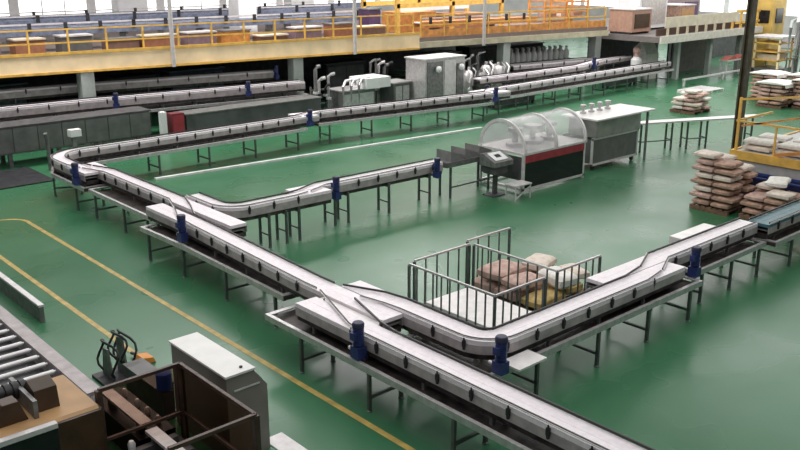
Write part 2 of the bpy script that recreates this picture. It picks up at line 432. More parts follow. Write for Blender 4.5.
# --- side line from the filler
conveyor('chain conveyor feeding out of the domed filling machine, blue motor at each end',
         [(16.05, 16.42), (11.3, 16.5)], [(16.05, 16.42), (12.2, 16.48), (11.5, 16.2)], legs=[0.5, 1.9, 3.2, 3.6], wd=0.36, mot=[(12.35, 16.08, 0.93, PI), (15.65, 16.05, 0.90, PI, 0.95)], frame_h=0.2)
conveyor('short curved chain conveyor joining the main line from the side',
         [(12.1, 16.10), (9.95, 16.15)]+[(9.95+0.5*math.cos(math.radians(a)), 16.65+0.5*math.sin(math.radians(a))) for a in range(-100, -181, -10)]+[(9.45, 17.7)],
         [(11.5, 16.2), (11.1, 16.13), (9.95, 16.15)]+[(9.95+0.5*math.cos(math.radians(a)), 16.65+0.5*math.sin(math.radians(a))) for a in range(-100, -181, -10)]+[(9.45, 17.7)],
         legs=[0.95, 1.3, 1.75], wd=0.34, frame_h=0.2)
# --- branch line to the right
BA = [(9.0+0.4*math.cos(math.radians(a)), 8.15+0.4*math.sin(math.radians(a))) for a in range(190, 271, 10)]
BAl = [(9.0+0.2*math.cos(math.radians(a)), 8.15+0.2*math.sin(math.radians(a))) for a in range(180, 271, 15)]
BAr = [(9.0+0.6*math.cos(math.radians(a)), 8.15+0.6*math.sin(math.radians(a))) for a in range(180, 271, 10)]
conveyor('white chain conveyor branching off the main line and bending right past a blue motor',
         [(8.60, 10.85), (8.60, 8.15)]+BA+[(13.5, 7.75)], [(8.60, 10.3), (8.60, 8.15)]+BA+[(12.3, 7.75), (12.9, 7.86)],
         side_paths={'left': [(8.40, 10.85), (8.72, 10.1), (8.80, 9.6)]+BAl+[(12.25, 7.95), (12.85, 8.06)], 'right': [(8.27, 10.25), (8.37, 9.75), (8.40, 9.4)]+BAr+[(12.35, 7.55), (12.95, 7.66)]},
         tray=(-0.34, 0.50), traypath=[(8.52, 9.2), (8.52, 7.75), (13.9, 7.75)], legs=[0.2, 2.3, 3.8, 5.2, 6.5], mot=[(8.42, 7.33, 0.95, PI)],
         plates=[(8.6, 9.2, 7.14, 7.50, 0.80, 0.03)])
conveyor('white chain conveyor on the right stepping sideways past its blue motor towards the sacks',
         [(11.75, 8.17), (16.95, 8.17)], [(12.9, 7.86), (13.6, 8.17), (16.95, 8.17)], tray=(-0.42, 0.42), traypath=[(14.1, 8.14), (16.9, 8.14)],
         legs=[0.4, 1.5, 2.6], mot=[(13.95, 7.62, 0.93, PI)], plates=[(15.0, 16.3, 8.46, 8.80, 0.98, 0.14)])
conveyor('teal belted end conveyor running to the right edge by the sack stack',
         [(17.0, 7.98), (21.5, 7.98)], tray=(-0.42, 0.42), legs=[0.8, 2.4, 4.0], belt_mat=BELTB, wd=0.44)

# ------------------------------------------------------------------ capping machine with the domed hood
f = thing('filling_machine', 'capping machine under a clear domed hood, red band above dark glass', 'machine', (19.45, 16.0, 0))
fx0, fx1, fy0, fy1 = 18.1, 20.85, 15.2, 16.85
b = MB()
for xx in (fx0, fx1-0.07):
    for yy in (fy0, fy1-0.07): b.box(xx, xx+0.07, yy, yy+0.07, 0, 1.08)
b.box(fx0, fx1, fy0, fy0+0.06, 0.06, 0.13).box(fx0, fx1, fy1-0.06, fy1, 0.06, 0.13).box(fx0, fx0+0.06, fy0, fy1, 0.06, 0.13).box(fx1-0.06, fx1, fy0, fy1, 0.06, 0.13)
b.box(fx0-0.03, fx1+0.03, fy0-0.03, fy1+0.03, 1.06, 1.12)
b.build('frame', STEELP, f)
MB().box(fx0+0.07, fx1-0.07, fy0-0.01, fy0+0.03, 0.84, 1.06).build('red_band', REDM, f)['label'] = 'dull red band'
MB().box(fx0+0.07, fx1-0.07, fy0+0.01, fy0+0.03, 0.13, 0.84).build('glass_panel', GLASSD, f)['label'] = 'dark glass side panel'
MB().box(fx0+0.01, fx0+0.03, fy0+0.06, fy1-0.06, 0.35, 1.0).build('end_panel', GREYD, f)
cy, r0 = 16.02, 0.84
A = [(cy+r0*math.cos(PI*i/24), 1.12+r0*0.98*math.sin(PI*i/24)) for i in range(25)]
B_ = [(cy+(r0-0.02)*math.cos(PI*i/24), 1.12+(r0-0.02)*0.98*math.sin(PI*i/24)) for i in range(24, -1, -1)]
MB().prism(A+B_, 'x', fx0+0.02, fx1-0.02).build('hood', HOOD, f, smooth=True)['label'] = 'clear domed plastic hood'
for xx in (fx0, (fx0+fx1)/2-0.02, fx1-0.06):
    A = [(cy+(r0+0.025)*math.cos(PI*i/24), 1.12+(r0+0.025)*0.98*math.sin(PI*i/24)) for i in range(25)]
    B_ = [(cy+(r0-0.06)*math.cos(PI*i/24), 1.12+(r0-0.06)*0.98*math.sin(PI*i/24)) for i in range(24, -1, -1)]
    MB().prism(A+B_, 'x', xx, xx+0.06).build('hood_rib', STEELP, f)
MB().prism([(cy+(r0-0.07)*math.cos(PI*i/16), 1.12+(r0-0.07)*0.98*math.sin(PI*i/16)) for i in range(17)], 'x', fx0+0.02, fx0+0.03).build('hood_end', HOOD, f)
for i, (xx, rr) in enumerate(((18.7, 0.26), (19.45, 0.34), (20.2, 0.26))):
    MB().lathe([(rr, 0), (rr, 0.10), (rr*0.5, 0.12), (0.09, 0.13), (0.09, 0.4), (rr*0.8, 0.42), (rr*0.8, 0.52), (0.06, 0.54)], (xx, 16.05, 1.12), n=14).build('capping_turret', STEEL, f, smooth=True)

t = thing('capping_machine', 'stainless tank unit on castors with four knobs on its lid', 'machine', (22.8, 16.0, 0))
b = MB()
for xx in (21.6, 23.95):
    for yy in (15.5, 16.55): b.box(xx, xx+0.06, yy, yy+0.06, 0.16, 1.0)
b.box(21.6, 24.01, 15.5, 15.55, 0.95, 1.02).box(21.6, 24.01, 15.5, 15.55, 0.16, 0.22).box(21.6, 24.01, 16.56, 16.61, 0.95, 1.02)
b.box(23.96, 24.01, 15.5, 16.61, 0.95, 1.02)
b.build('frame', STEELP, t)
MB().box(21.66, 23.95, 15.53, 16.58, 0.22, 0.95).build('lower_panel', GREYP, t)
MB().box(21.7, 24.0, 15.45, 16.5, 1.02, 1.58).build('tank', mat('tank_steel', (0.40,0.38,0.37), 0.35, 0.5, 0.2, 3), t, bevel=0.02)
MB().box(21.45, 24.5, 15.25, 16.6, 1.58, 1.63).build('lid', PLATE, t, bevel=0.01)
for i in range(4):
    MB().lathe([(0.10,0),(0.10,0.06),(0.05,0.08),(0.05,0.16),(0.09,0.18),(0.09,0.26),(0.03,0.28)], (22.05+0.42*i, 16.25-0.0*i, 1.63), n=12).build('knob', STEEL, t, smooth=True)
MB().box(24.3, 24.36, 15.4, 15.46, 0, 1.58).build('lid_leg', STEELD, t)
for xx in (21.8, 23.85):
    for yy in (15.6, 16.5): MB().lathe([(0.08,-0.025),(0.08,0.025)], (xx, yy, 0.08), axis=(0,1,0), n=14).box(xx-0.02, xx+0.02, yy-0.03, yy+0.03, 0.08, 0.17).build('castor', BLACK, t)

t = thing('infeed_unit', 'short infeed trough with stepped grey covers at the domed machine', 'machine', (17.1, 16.4, 0))
MB().box(16.12, 18.05, 16.15, 16.65, 0.86, 1.0).build('trough', STEELD, t)
for xx in (16.3, 16.85, 17.4):
    MB().prism([(xx,1.0),(xx+0.5,1.0),(xx+0.5,1.10),(xx,1.28)], 'y', 16.2, 16.75).build('cover', mat('cover_grey', (0.25,0.24,0.24), 0.45, 0.3), t)
for xx in (16.3, 17.8):
    for yy in (16.2, 16.6): MB().box(xx-0.025, xx+0.025, yy-0.025, yy+0.025, 0, 0.86).build('leg', LEG, t)
MB().bar((16.3,16.2,0.3), (17.8,16.2,0.3), 0.04).build('crossbar', LEG, t)

t = thing('control_console', 'small dark control console with a pale screen tilted beside the domed machine', 'control box', (17.45, 15.6, 0))
MB().box(17.2, 17.75, 15.45, 15.85, 0.62, 0.85).build('body', GREYD, t, bevel=0.01)
MB().box(17.42, 17.52, 15.6, 15.7, 0.03, 0.62).build('post', GREYD, t)
MB().box(17.2, 17.75, 15.45, 15.85, 0, 0.03).build('foot_plate', GREYD, t)
MB().prism([(15.35,0.85),(15.9,0.85),(15.9,1.15),(15.78,1.18),(15.35,0.98)], 'x', 17.1, 17.85).build('sloped_top', STEELD, t, bevel=0.008)
MB().prism([(15.42,1.018),(15.74,1.164),(15.74,1.172),(15.42,1.026)], 'x', 17.22, 17.72).build('screen_frame', WHITEP, t)
MB().prism([(15.52,1.074),(15.64,1.128),(15.64,1.134),(15.52,1.08)], 'x', 17.36, 17.56).build('screen', SCREEN, t)
t = thing('step_stool', 'low pale steel stool standing in front of the control console', 'stool', (17.6, 14.95, 0))
MB().box(17.3, 17.95, 14.75, 15.15, 0.40, 0.43).build('seat', STEELP, t)
for xx in (17.32, 17.91):
    for yy in (14.77, 15.11): MB().box(xx, xx+0.03, yy, yy+0.03, 0, 0.40).build('leg', STEELP, t)
MB().bar((17.33,14.78,0.05), (17.92,14.78,0.35), 0.025).build('brace', STEELP, t)

# ------------------------------------------------------------------ table beyond the tank unit
t = thing('outfeed_table', 'long narrow white topped table reaching from the tank unit towards the dark mast', 'table', (26.0, 15.8, 0))
path = [(24.6, 16.45), (26.2, 15.75), (29.4, 14.25)]
MB().rib(path, -0.2, 0.2, 0.93, 0.98).build('tabletop', PLATE, t)
for s in (0.55, 1.75, 2.35, 3.1, 4.9):
    p, d = along(path, s); n = Vector((-d.y,d.x))
    for q in (-0.17, 0.17): MB().obox(p+n*q, 0.05, 0.05, 0, 0.93, math.atan2(d.y,d.x)).build('leg', LEG, t)
    MB().bar((*(p-n*0.17), 0.35), (*(p+n*0.17), 0.35), 0.035).build('crossbar', LEG, t)
for a_, b_ in ((0.55, 1.75), (2.35, 3.1)):
    p, d = along(path, a_); q, d2 = along(path, b_); n = Vector((-d.y,d.x))
    MB().bar((*(p-n*0.17), 0.35), (*(q-n*0.17), 0.35), 0.035).build('stretcher', LEG, t)

# ------------------------------------------------------------------ sacks and pallets
def sack_mesh(name, l, wd, h, seed, m):
    r = random.Random(seed); N, M = 13, 9; vs = []; fs = []
    ph = [r.uniform(0, 6.28) for _ in range(6)]
    def pt(i, j, s):
        u = -1+2*i/(N-1); v = -1+2*j/(M-1)
        u = math.copysign(1-(1-abs(u))**1.7, u); v = math.copysign(1-(1-abs(v))**1.7, v)
        th = max(0.0, (1-abs(u)**7))**0.4*max(0.0, (1-abs(v)**7))**0.4
        th = max(th, 0.42)
        th *= 0.86+0.09*math.sin(3*u+ph[0])*math.cos(2.4*v+ph[1])+0.05*math.sin(7*u+ph[2]+3*v)
        x = u*l/2*(1-0.05*abs(v)**2); y = v*wd/2*(1-0.06*(1-abs(u))**2+0.02*math.sin(4*u+ph[3]))
        return (x, y, h/2+s*h/2*th)
    for s in (1, -1):
        for i in range(N):
            for j in range(M): vs.append(pt(i, j, s))
    K = N*M
    for i in range(N-1):
        for j in range(M-1):
            a = i*M+j; fs.append((a, a+M, a+M+1, a+1)); fs.append((K+a, K+a+1, K+a+M+1, K+a+M))
    for i in range(N-1):
        for j in (0, M-1):
            a = i*M+j; fs.append((a, a+M, K+a+M, K+a))
    for j in range(M-1):
        for i in (0, N-1):
            a = i*M+j; fs.append((a, a+1, K+a+1, K+a))
    return unit_mesh(name, MB().add(vs, fs), m, True)
SK = {}
for nm, m in (('kraft', KRAFT), ('pink', PINKK), ('pale', PALES), ('white', WHITES), ('yellow', YELS)):
    SK[nm] = [sack_mesh('paper_sack', 0.80, 0.50, 0.17, 11+i, m) for i in range(3)]
CN = {'kraft': 'brown kraft', 'pink': 'pinkish brown', 'pale': 'pale buff', 'white': 'white', 'yellow': 'yellowish'}
def sack(kind, loc, rz, label, group, tilt=0, sc=(1,1,1)):
    o = bpy.data.objects.new('paper_sack', rnd.choice(SK[kind])); COL.objects.link(o)
    o.location = loc; o.rotation_euler = (0, tilt, rz); o.scale = sc
    return tag(o, label, 'sack', group)
def pallet_mesh(lx, ly):
    b = MB()
    return lx, ly
def pallet(x, y, lx, ly, label, m=WOOD, group='wooden pallets', rot=0, name='wooden_pallet'):
    t = thing(name, label, 'pallet', (x, y, 0), group)
    n = 7
    for i in range(n):
        yy = y-ly/2+ (ly-0.1)*i/(n-1)
        MB().box(x-lx/2, x+lx/2, yy, yy+0.1, 0.10, 0.125).build('deck_board', m, t)
    for xx in (x-lx/2, x-0.05, x+lx/2-0.1):
        MB().box(xx, xx+0.1, y-ly/2, y+ly/2, 0.0, 0.10).build('runner', m, t)
    t.rotation_euler = (0, 0, rot)
    return t
ORD = ['bottom', 'second', 'third', 'fourth', 'fifth', 'sixth', 'seventh', 'eighth', 'ninth']
def stack(cx, cy, layers, kinds, where, group, lx=1.2, ly=1.0, h=0.174, z0=0.128, top=None, jit=0.009):
    """layers: list of counts (4 = full layer in a pinwheel of two and two)"""
    z = z0
    for k, n in enumerate(layers):
        if k % 2 == 0: spots = [(-0.29,0.26,0,'left'),(-0.29,-0.26,0,'front'),(0.36,0.295,PI/2,'back'),(0.36,-0.335,PI/2,'right')]
        else: spots = [(0.29,0.26,0,'back'),(0.29,-0.26,0,'right'),(-0.36,0.295,PI/2,'left'),(-0.36,-0.335,PI/2,'front')]
        if isinstance(n, (list, tuple)): use = [spots[i] for i in n]
        else: use = spots[:n]
        for (dx, dy, rz, nm) in use:
            kd = (top if (top and k == len(layers)-1) else rnd.choice(kinds))
            if rz: dx2, dy2 = dx, dy*0.98
            else: dx2, dy2 = dx, dy
            sack(kd, (cx+dx2+rnd.uniform(-jit,jit), cy+dy2+rnd.uniform(-jit,jit), z), rz+rnd.uniform(-0.035,0.035),
                 '%s sack, %s corner of the %s layer, %s' % (CN[kd], nm, ORD[k], where), group, sc=(0.745,0.965,1) if rz else (0.775,0.965,1))
        z += h
P1 = 'near sack stack'
pallet(20.85, 10.85, 1.25, 1.05, 'wooden pallet under the tall left half of the near sack stack')
pallet(20.95, 9.55, 1.25, 1.05, 'wooden pallet under the lower right half of the near sack stack')
stack(20.85, 10.85, [4,4,4,4,4,4,[0,1,2],[2]], ['kraft','pink','kraft','pale'], 'tall half of near stack', 'sacks of the near stack', top='pale')
stack(20.95, 9.52, [4,4,4,[0,3]], ['kraft','kraft','pink'], 'low half of near stack', 'sacks of the near stack', top='pale')
sack('white', (21.0, 9.5, 0.845), 0.3, 'white sack lying askew on the low half of the near stack', 'sacks of the near stack')
pallet(33.4, 19.2, 1.3, 1.1, 'wooden pallet under the low heap of sacks beyond the white table', rot=0)
stack(33.4, 19.2, [4,4,4,[0,1,3],[1]], ['pink','pale','white','pink'], 'heap beyond white table', 'sacks of the low heap', top='pale', jit=0.008)
for k,(x_,y_) in enumerate(((37.4,17.5),(38.0,16.2),(38.9,18.6),(39.4,17.1))):
    nm = ['front left','front right','back left','back right'][k]
    pallet(x_, y_, 1.25, 1.1, 'wooden pallet under the %s block of the far sack stock' % nm)
    stack(x_, y_, [4]*(6 if k else 5), ['pink','kraft','kraft'], '%s block of far stock' % nm, 'sacks of the far stock')
    zt = 0.128+0.174*(6 if k else 5)+0.012
    o = MB().prism([(y_-0.695,zt-0.12),(y_-0.68,zt+0.03),(y_-0.2,zt+0.09),(y_+0.3,zt+0.07),(y_+0.68,zt+0.03),(y_+0.695,zt-0.12),(y_+0.675,zt-0.12),(y_+0.66,zt),(y_-0.66,zt),(y_-0.675,zt-0.12)], 'x', x_-0.66, x_+0.66).build('cover_sheet', WHITES, origin=(x_,y_,1.1))
    tag(o, 'white cover sheet draped over the %s block of the far sack stock' % nm, 'cover', 'white covers on the far stock')
pallet(38.9, 21.9, 2.2, 1.2, 'empty pale pallet lying flat on the floor near the far opening', m=PLATE, name='flat_pallet')

# ------------------------------------------------------------------ railed pens by the branch line
def pen(label, pts, ztop, group, bar_step=0.21, m=None):
    t = thing('guard_fence', label, 'fence', (pts[0][0], pts[0][1], 0), group)
    m = m or LEG
    for (a, b) in zip(pts[:-1], pts[1:]):
        MB().bar((a[0],a[1],ztop), (b[0],b[1],ztop), 0.035).build('top_rail', STEEL, t)
        MB().bar((a[0],a[1],0.12), (b[0],b[1],0.12), 0.035).build('bottom_rail', m, t)
        L = (Vector(b)-Vector(a)).length; n = max(1, round(L/bar_step))
        for i in range(n+1):
            if i == n and b is not pts[-1]: continue
            p = Vector(a)+(Vector(b)-Vector(a))*i/n
            e = 0.04 if i in (0, n) else 0.022
            MB().box(p.x-e/2, p.x+e/2, p.y-e/2, p.y+e/2, 0, ztop-0.02).build('post' if e > 0.03 else 'baluster', m, t)
    return t
pen('barred steel guard fence making the front left corner around the white lift table', [(9.80, 10.72), (9.80, 8.70), (11.02, 8.70)], 1.12, 'guard fences by the branch conveyor')
pen('barred steel guard fence along the back of the white lift table', [(9.98, 10.78), (11.38, 10.78)], 1.12, 'guard fences by the branch conveyor', 0.28)
pen('barred steel guard fence between the lift table and the sack heap', [(11.44, 10.72), (11.44, 8.76), (12.66, 8.76)], 1.12, 'guard fences by the branch conveyor')
pen('barred steel guard fence behind the sack heap, its back side', [(11.5, 10.95), (12.7, 10.95)], 1.12, 'guard fences by the branch conveyor', 0.28)
t = thing('lift_table', 'low white lift table inside the railed pen', 'table', (10.4, 9.5, 0))
MB().box(9.9, 10.95, 8.85, 10.4, 0.42, 0.48).build('platform', PLATE, t, bevel=0.01)
MB().box(9.98, 10.87, 8.93, 10.32, 0.10, 0.42).build('bellows', GREYD, t)
MB().box(9.95, 10.9, 8.9, 10.35, 0.0, 0.10).build('base', STEELD, t)
pallet(12.45, 9.95, 1.7, 1.7, 'dark wooden pallet under the sack heap inside the pen')
hp = 'sacks heaped in the railed pen'
for k, (kd, x_, y_, z_, rz, tl, sc) in enumerate((
    ('pink',11.98,10.64,0.128,0.05,0,(1,1.1,1.6)),('pink',11.98,10.04,0.128,-0.05,0,(1,1.1,1.6)),('kraft',12.75,10.52,0.128,1.55,0,(0.85,1.0,1.6)),('yellow',12.0,9.48,0.128,0.03,0,(1,.9,1.5)),
    ('yellow',12.82,9.68,0.128,1.52,0,(0.8,0.95,1.5)),('pink',11.96,10.48,0.402,0.1,0,(1,1.2,1.6)),('pink',11.86,9.86,0.402,-0.1,0,(0.85,0.95,1.4)),('white',12.46,9.52,0.385,1.4,0.0,(0.85,0.95,1.8)),
    ('pale',12.86,10.3,0.402,0.3,0,(0.8,1,1.5)),('pale',13.05,9.62,0.385,1.2,0,(0.7,0.8,1.2)))):
    pl = ['left end of the bottom row','middle of the bottom row','back of the bottom row','front of the bottom row','right end of the bottom row','left end of the upper row','middle of the upper row','bulging at the front top','at the back top','right end of the upper row'][k]
    sack(kd, (x_, y_, z_), rz, '%s sack in the pen heap, %s' % (CN[kd], pl), hp, tl, sc)

# ------------------------------------------------------------------ platform with the mast at the right
t = thing('loading_platform', 'yellow edged raised loading platform with cross braced guard rails by a dark mast', 'platform', (24.5, 10, 0))
px0, px1, py0, py1, pz = 22.4, 26.5, 5.0, 11.45, 1.2
MB().box(px0, px1, py0, py1, pz-0.06, pz).build('deck', mat('platform_deck', (0.50,0.50,0.49), 0.5), t)
MB().box(px0-0.08, px0, py0, py1, pz-0.20, pz+0.03).box(px0-0.08, px1, py1, py1+0.08, pz-0.20, pz+0.03).build('edge_beam', YEL2, t)['label'] = 'yellow edge beam'
MB().box(px0-0.02, px0+0.02, py0, py1-0.1, 0.3, pz-0.20).build('skirt', mat('platform_skirt', (0.42,0.41,0.40), 0.5), t)
for yy in (5.2, 8.3, 11.3):
    for xx in (px0+0.15, px1-0.15): MB().box(xx-0.06, xx+0.06, yy-0.06, yy+0.06, 0, pz-0.06).build('leg', STEELD, t)
MB().bar((px0, py0, 2.02), (px0, py1, 2.02), 0.05).build('guard_rail', YEL2, t)
for yy in (6.6, 8.5, 10.35): MB().bar((px0, yy, pz), (px0, yy, 2.02), 0.045).build('rail_post', YEL2, t)
for a_, b_, w_ in (((px0, 11.3, 1.9), (px0, 8.6, 2.62), 0.05), ((px0, 10.3, pz+0.06), (px0, 8.2, 1.75), 0.09)):
    MB().bar(a_, b_, w_, w_).build('brace', ORA, t)
MB().bar((px0+2, py1, 2.02), (px0, py1, 2.02), 0.05).build('end_rail', YEL2, t)
MB().bar((px0, 11.4, pz), (px0, 11.4, 2.65), 0.06).build('end_post', YEL2, t)
MB().bar((px0, 11.4, 2.6), (px0, 8.4, 3.05), 0.05).build('upper_rail', YEL2, t)
t = thing('hoist_mast', 'tall dark olive steel mast rising past the top of the picture', 'post', (24.6, 12.5, 0))
OL = mat('olive_steel', (0.10,0.085,0.055), 0.5, 0.2, 0.3, 4)
MB().box(24.5, 24.72, 12.42, 12.47, 0.03, 6.2).box(24.5, 24.72, 12.57, 12.62, 0.03, 6.2).box(24.58, 24.64, 12.47, 12.57, 0.03, 6.2).build('column', OL, t)
MB().box(24.35, 24.87, 12.28, 12.8, 0, 0.03).build('base_plate', OL, t)
for k, (x_, y_) in enumerate(((22.85,10.95),(22.9,10.0),(23.7,10.95),(23.75,10.0))):
    nm = ['left','front','back','right'][k]
    for j in range(2):
        sack('white' if j else 'pale', (x_, y_, 1.204+0.172*j), PI/2+0.1*j, '%s sack, %s of the platform load, %s layer' % ('white' if j else 'pale buff', nm, 'upper' if j else 'lower'), 'sacks on the loading platform')
t = thing('blue_bin', 'dark blue open bin under the loading platform edge behind the sacks', 'bin', (22.4, 10.2, 0))
bx0, bx1, by0, by1, bz = 21.72, 22.22, 9.2, 10.9, 0.72
b = MB().box(bx0, bx0+0.05, by0, by1, 0.05, bz).box(bx1-0.05, bx1, by0, by1, 0.05, bz).box(bx0+0.05, bx1-0.05, by0, by0+0.05, 0.05, bz).box(bx0+0.05, bx1-0.05, by1-0.05, by1, 0.05, bz).box(bx0, bx1, by0, by1, 0.0, 0.05)
b.build('tub', mat('bin_blue', (0.02,0.03,0.10), 0.45), t)
MB().box(bx0-0.03, bx0+0.03, by0-0.03, by1+0.03, bz, bz+0.04).box(bx1-0.03, bx1+0.03, by0-0.03, by1+0.03, bz, bz+0.04).box(bx0+0.03, bx1-0.03, by0-0.03, by0+0.03, bz, bz+0.04).build('rim', mat('rim_blue', (0.03,0.06,0.22), 0.45), t)
for k in range(4):
    sack(['white','pale','white','kraft'][k], (21.4+0.05*k, 7.75+0.55*(k%2), 0.0+0.16*(k//2)) if False else (21.95, 8.3-0.04*k, 0.003+0.172*k), PI/2+0.05*k, '%s sack in the short pile right of the blue bin, %s up' % (CN[['white','pale','white','kraft'][k]], ORD[k]), 'sacks piled right of the blue bin')

# ------------------------------------------------------------------ foreground left: roller conveyor, tan machine, guard frame, cabinet
t = thing('roller_conveyor', 'roller conveyor with pale side rails in the lower left corner', 'conveyor', (3.0, 12.5, 0))
MB().box(3.86, 4.06, 10.46, 17.6, 0.74, 0.80).box(3.86, 3.89, 10.46, 17.6, 0.55, 0.74).build('side_rail', FRAME, t)
MB().box(1.9, 2.1, 10.46, 17.6, 0.72, 0.80).build('side_rail', STEELP, t)
yy = 10.58
while yy < 17.5:
    MB().lathe([(0.02,0),(0.02,0.03),(0.036,0.03),(0.036,1.72),(0.02,1.72),(0.02,1.75)], (2.1, yy, 0.74), axis=(1,0,0), n=14).build('roller', mat('roller_steel', (0.78,0.77,0.77), 0.3, 0.3, 0.05), t, smooth=True)
    yy += 0.31
MB().box(2.1, 3.86, 10.47, 17.5, 0.52, 0.55).build('bed_pan', DARK, t)
for yy in (10.7, 13.0, 15.4, 17.4):
    for xx in (1.95, 3.9): MB().box(xx, xx+0.08, yy-0.04, yy+0.04, 0, 0.72).build('leg', LEG, t)
t = thing('stop_guard', 'low grey guard box on the floor beside the roller conveyor', 'guard', (4.87, 16, 0))
MB().box(4.90, 4.98, 15.1, 17.8, 0.0, 0.30).build('body', STEELD, t)
MB().box(4.89, 4.99, 15.08, 17.82, 0.30, 0.34).build('cap', STEELP, t)

t = thing('drive_machine', 'tan topped machine housing with dark brown end panel in the bottom left corner', 'machine', (3.0, 9.8, 0))
MB().prism([(9.32,0.0),(10.4,0.0),(10.4,1.2),(9.36,1.2),(9.32,1.17)], 'x', 1.2, 3.56).build('housing', TAN, t)
MB().box(3.04, 3.57, 9.27, 9.32, 0.0, 1.17).box(3.555, 3.59, 9.3, 10.4, 0.0, 1.17).build('end_panel', BROWN, t)['label'] = 'dark brown end panel'
MB().box(1.2, 3.04, 9.26, 9.32, 0.1, 1.14).build('door_panel', GLASSD, t)['label'] = 'dark glossy door panel'
MB().box(1.2, 3.04, 9.24, 9.33, 1.14, 1.20).build('edge_strip', STEELP, t)
MB().prism([(9.62,1.2),(10.02,1.2),(9.98,1.42),(9.88,1.52),(9.66,1.46)], 'x', 2.95, 3.22).build('chain_cover', BROWN, t, bevel=0.01)
MB().prism([(2.45,1.2),(2.83,1.2),(2.74,1.46),(2.56,1.46)], 'y', 9.55, 9.75).build('wedge_cover', BROWN, t, bevel=0.01)
prof = []
for i in range(14): prof += [(0.11, 0.09*i), (0.11, 0.09*i+0.06), (0.085, 0.09*i+0.065), (0.085, 0.09*i+0.085)]
MB().lathe(prof, (1.75, 10.05, 1.36), axis=(1,0,0), n=16).build('ribbed_roller', BLACK, t, smooth=True)
MB().box(2.88, 2.93, 9.5, 10.3, 1.2, 1.42).build('bearing_plate', STEELD, t)
MB().box(2.45, 2.62, 10.1, 10.3, 1.2, 1.4).build('red_box', REDM, t)['label'] = 'small red box'

gx0, gx1, gy0, gy1, gz = 3.64, 4.72, 7.74, 9.50, 1.30
t = thing('machine_guard', 'dark brown angle steel guard frame with tinted panels beside the grey cabinet', 'guard', (4.2, 8.6, 0))
for (a, b) in (((gx0,gy1),(gx1,gy1)), ((gx1,gy1),(gx1,gy0)), ((gx1,gy0),(gx0,gy0))):
    MB().bar((*a,gz), (*b,gz), 0.045).build('top_rail', BROWNR, t)
    MB().bar((*a,0.62), (*b,0.62), 0.04).build('middle_rail', BROWNR, t)
    MB().bar((*a,0.1), (*b,0.1), 0.04).build('bottom_rail', BROWNR, t)
for a in ((gx0,gy1),(gx1,gy1),(gx1,gy0),(gx0,gy0)):
    MB().box(a[0]-0.035, a[0]+0.035, a[1]-0.035, a[1]+0.035, 0, gz).build('post', BROWNR, t)
MB().box(gx0, gx1, gy1-0.004, gy1+0.004, 0.1, gz).build('tinted_panel', TINT, t)
MB().box(gx1-0.004, gx1+0.004, gy0, gy1, 0.1, gz).build('tinted_panel', TINT, t)
t = thing('slide_unit', 'dark slide mechanism with a pale bar inside the brown guard frame', 'machine', (4.2, 8.9, 0))
MB().box(3.75, 4.6, 7.9, 9.4, 0.0, 0.35).build('base', DARK, t)
MB().box(4.14, 4.30, 7.95, 9.42, 0.56, 0.60).build('slide_bar', STEELP, t)
for k, yy in enumerate((8.1, 8.5, 8.9, 9.3)):
    MB().box(3.85, 4.5, yy-0.05, yy+0.05, 0.35, 0.46).build('cross_block', GREYD, t)
    MB().lathe([(0.04,0),(0.05,0.1),(0.03,0.14)], (3.9, yy, 0.46), n=10).build('clamp_nut', STEELP, t, smooth=True)
    MB().box(4.17, 4.25, yy-0.03, yy+0.03, 0.46, 0.56).build('bar_block', STEELD, t)
t = thing('transfer_bed', 'dark transfer bed with a pale bar between the guard and the roller conveyor', 'machine', (4.3, 10.2, 0))
MB().box(4.12, 4.62, 9.56, 11.1, 0.0, 0.40).build('bed', DARK, t, bevel=0.01)
MB().box(4.16, 4.32, 9.58, 10.75, 0.56, 0.60).build('slide_bar', STEELP, t)
for yy in (9.75, 10.6): MB().box(4.19, 4.29, yy-0.04, yy+0.04, 0.40, 0.56).build('bar_block', STEELD, t)
for yy in (9.8, 10.1, 10.4, 10.8): MB().lathe([(0.035,0),(0.045,0.08),(0.02,0.12)], (4.5, yy, 0.40), n=10).build('clamp_nut', STEELP, t, smooth=True)

t = thing('control_cabinet', 'grey sloped front control cabinet with pale flat top near the yellow line', 'cabinet', (5.3, 9.5, 0))
MB().prism([(5.02,0.0),(5.62,0.0),(5.62,0.95),(5.42,1.22),(5.02,1.22)], 'y', 8.88, 10.32).build('body', CABG, t, bevel=0.006)
MB().box(5.0, 5.44, 8.86, 10.34, 1.22, 1.25).build('top_panel', CABT, t)['label'] = 'pale top panel'
MB().lathe([(0.022,0),(0.022,0.02),(0.012,0.025)], (5.3, 8.98, 1.25), n=10).build('lifting_eye', BLACK, t)
MB().box(5.12, 5.5, 8.868, 8.88, 1.0, 1.02).build('door_seam', STEELP, t)
MB().box(5.03, 5.6, 8.9, 10.3, -0.0, 0.001).build('foot_plate', GREYD, t)
o = MB().box(5.66, 5.95, 8.2, 9.1, 0, 0.012).build('floor_plate', STEELP); tag(o, 'pale flat plate on the floor at the foot of the grey cabinet', 'plate')

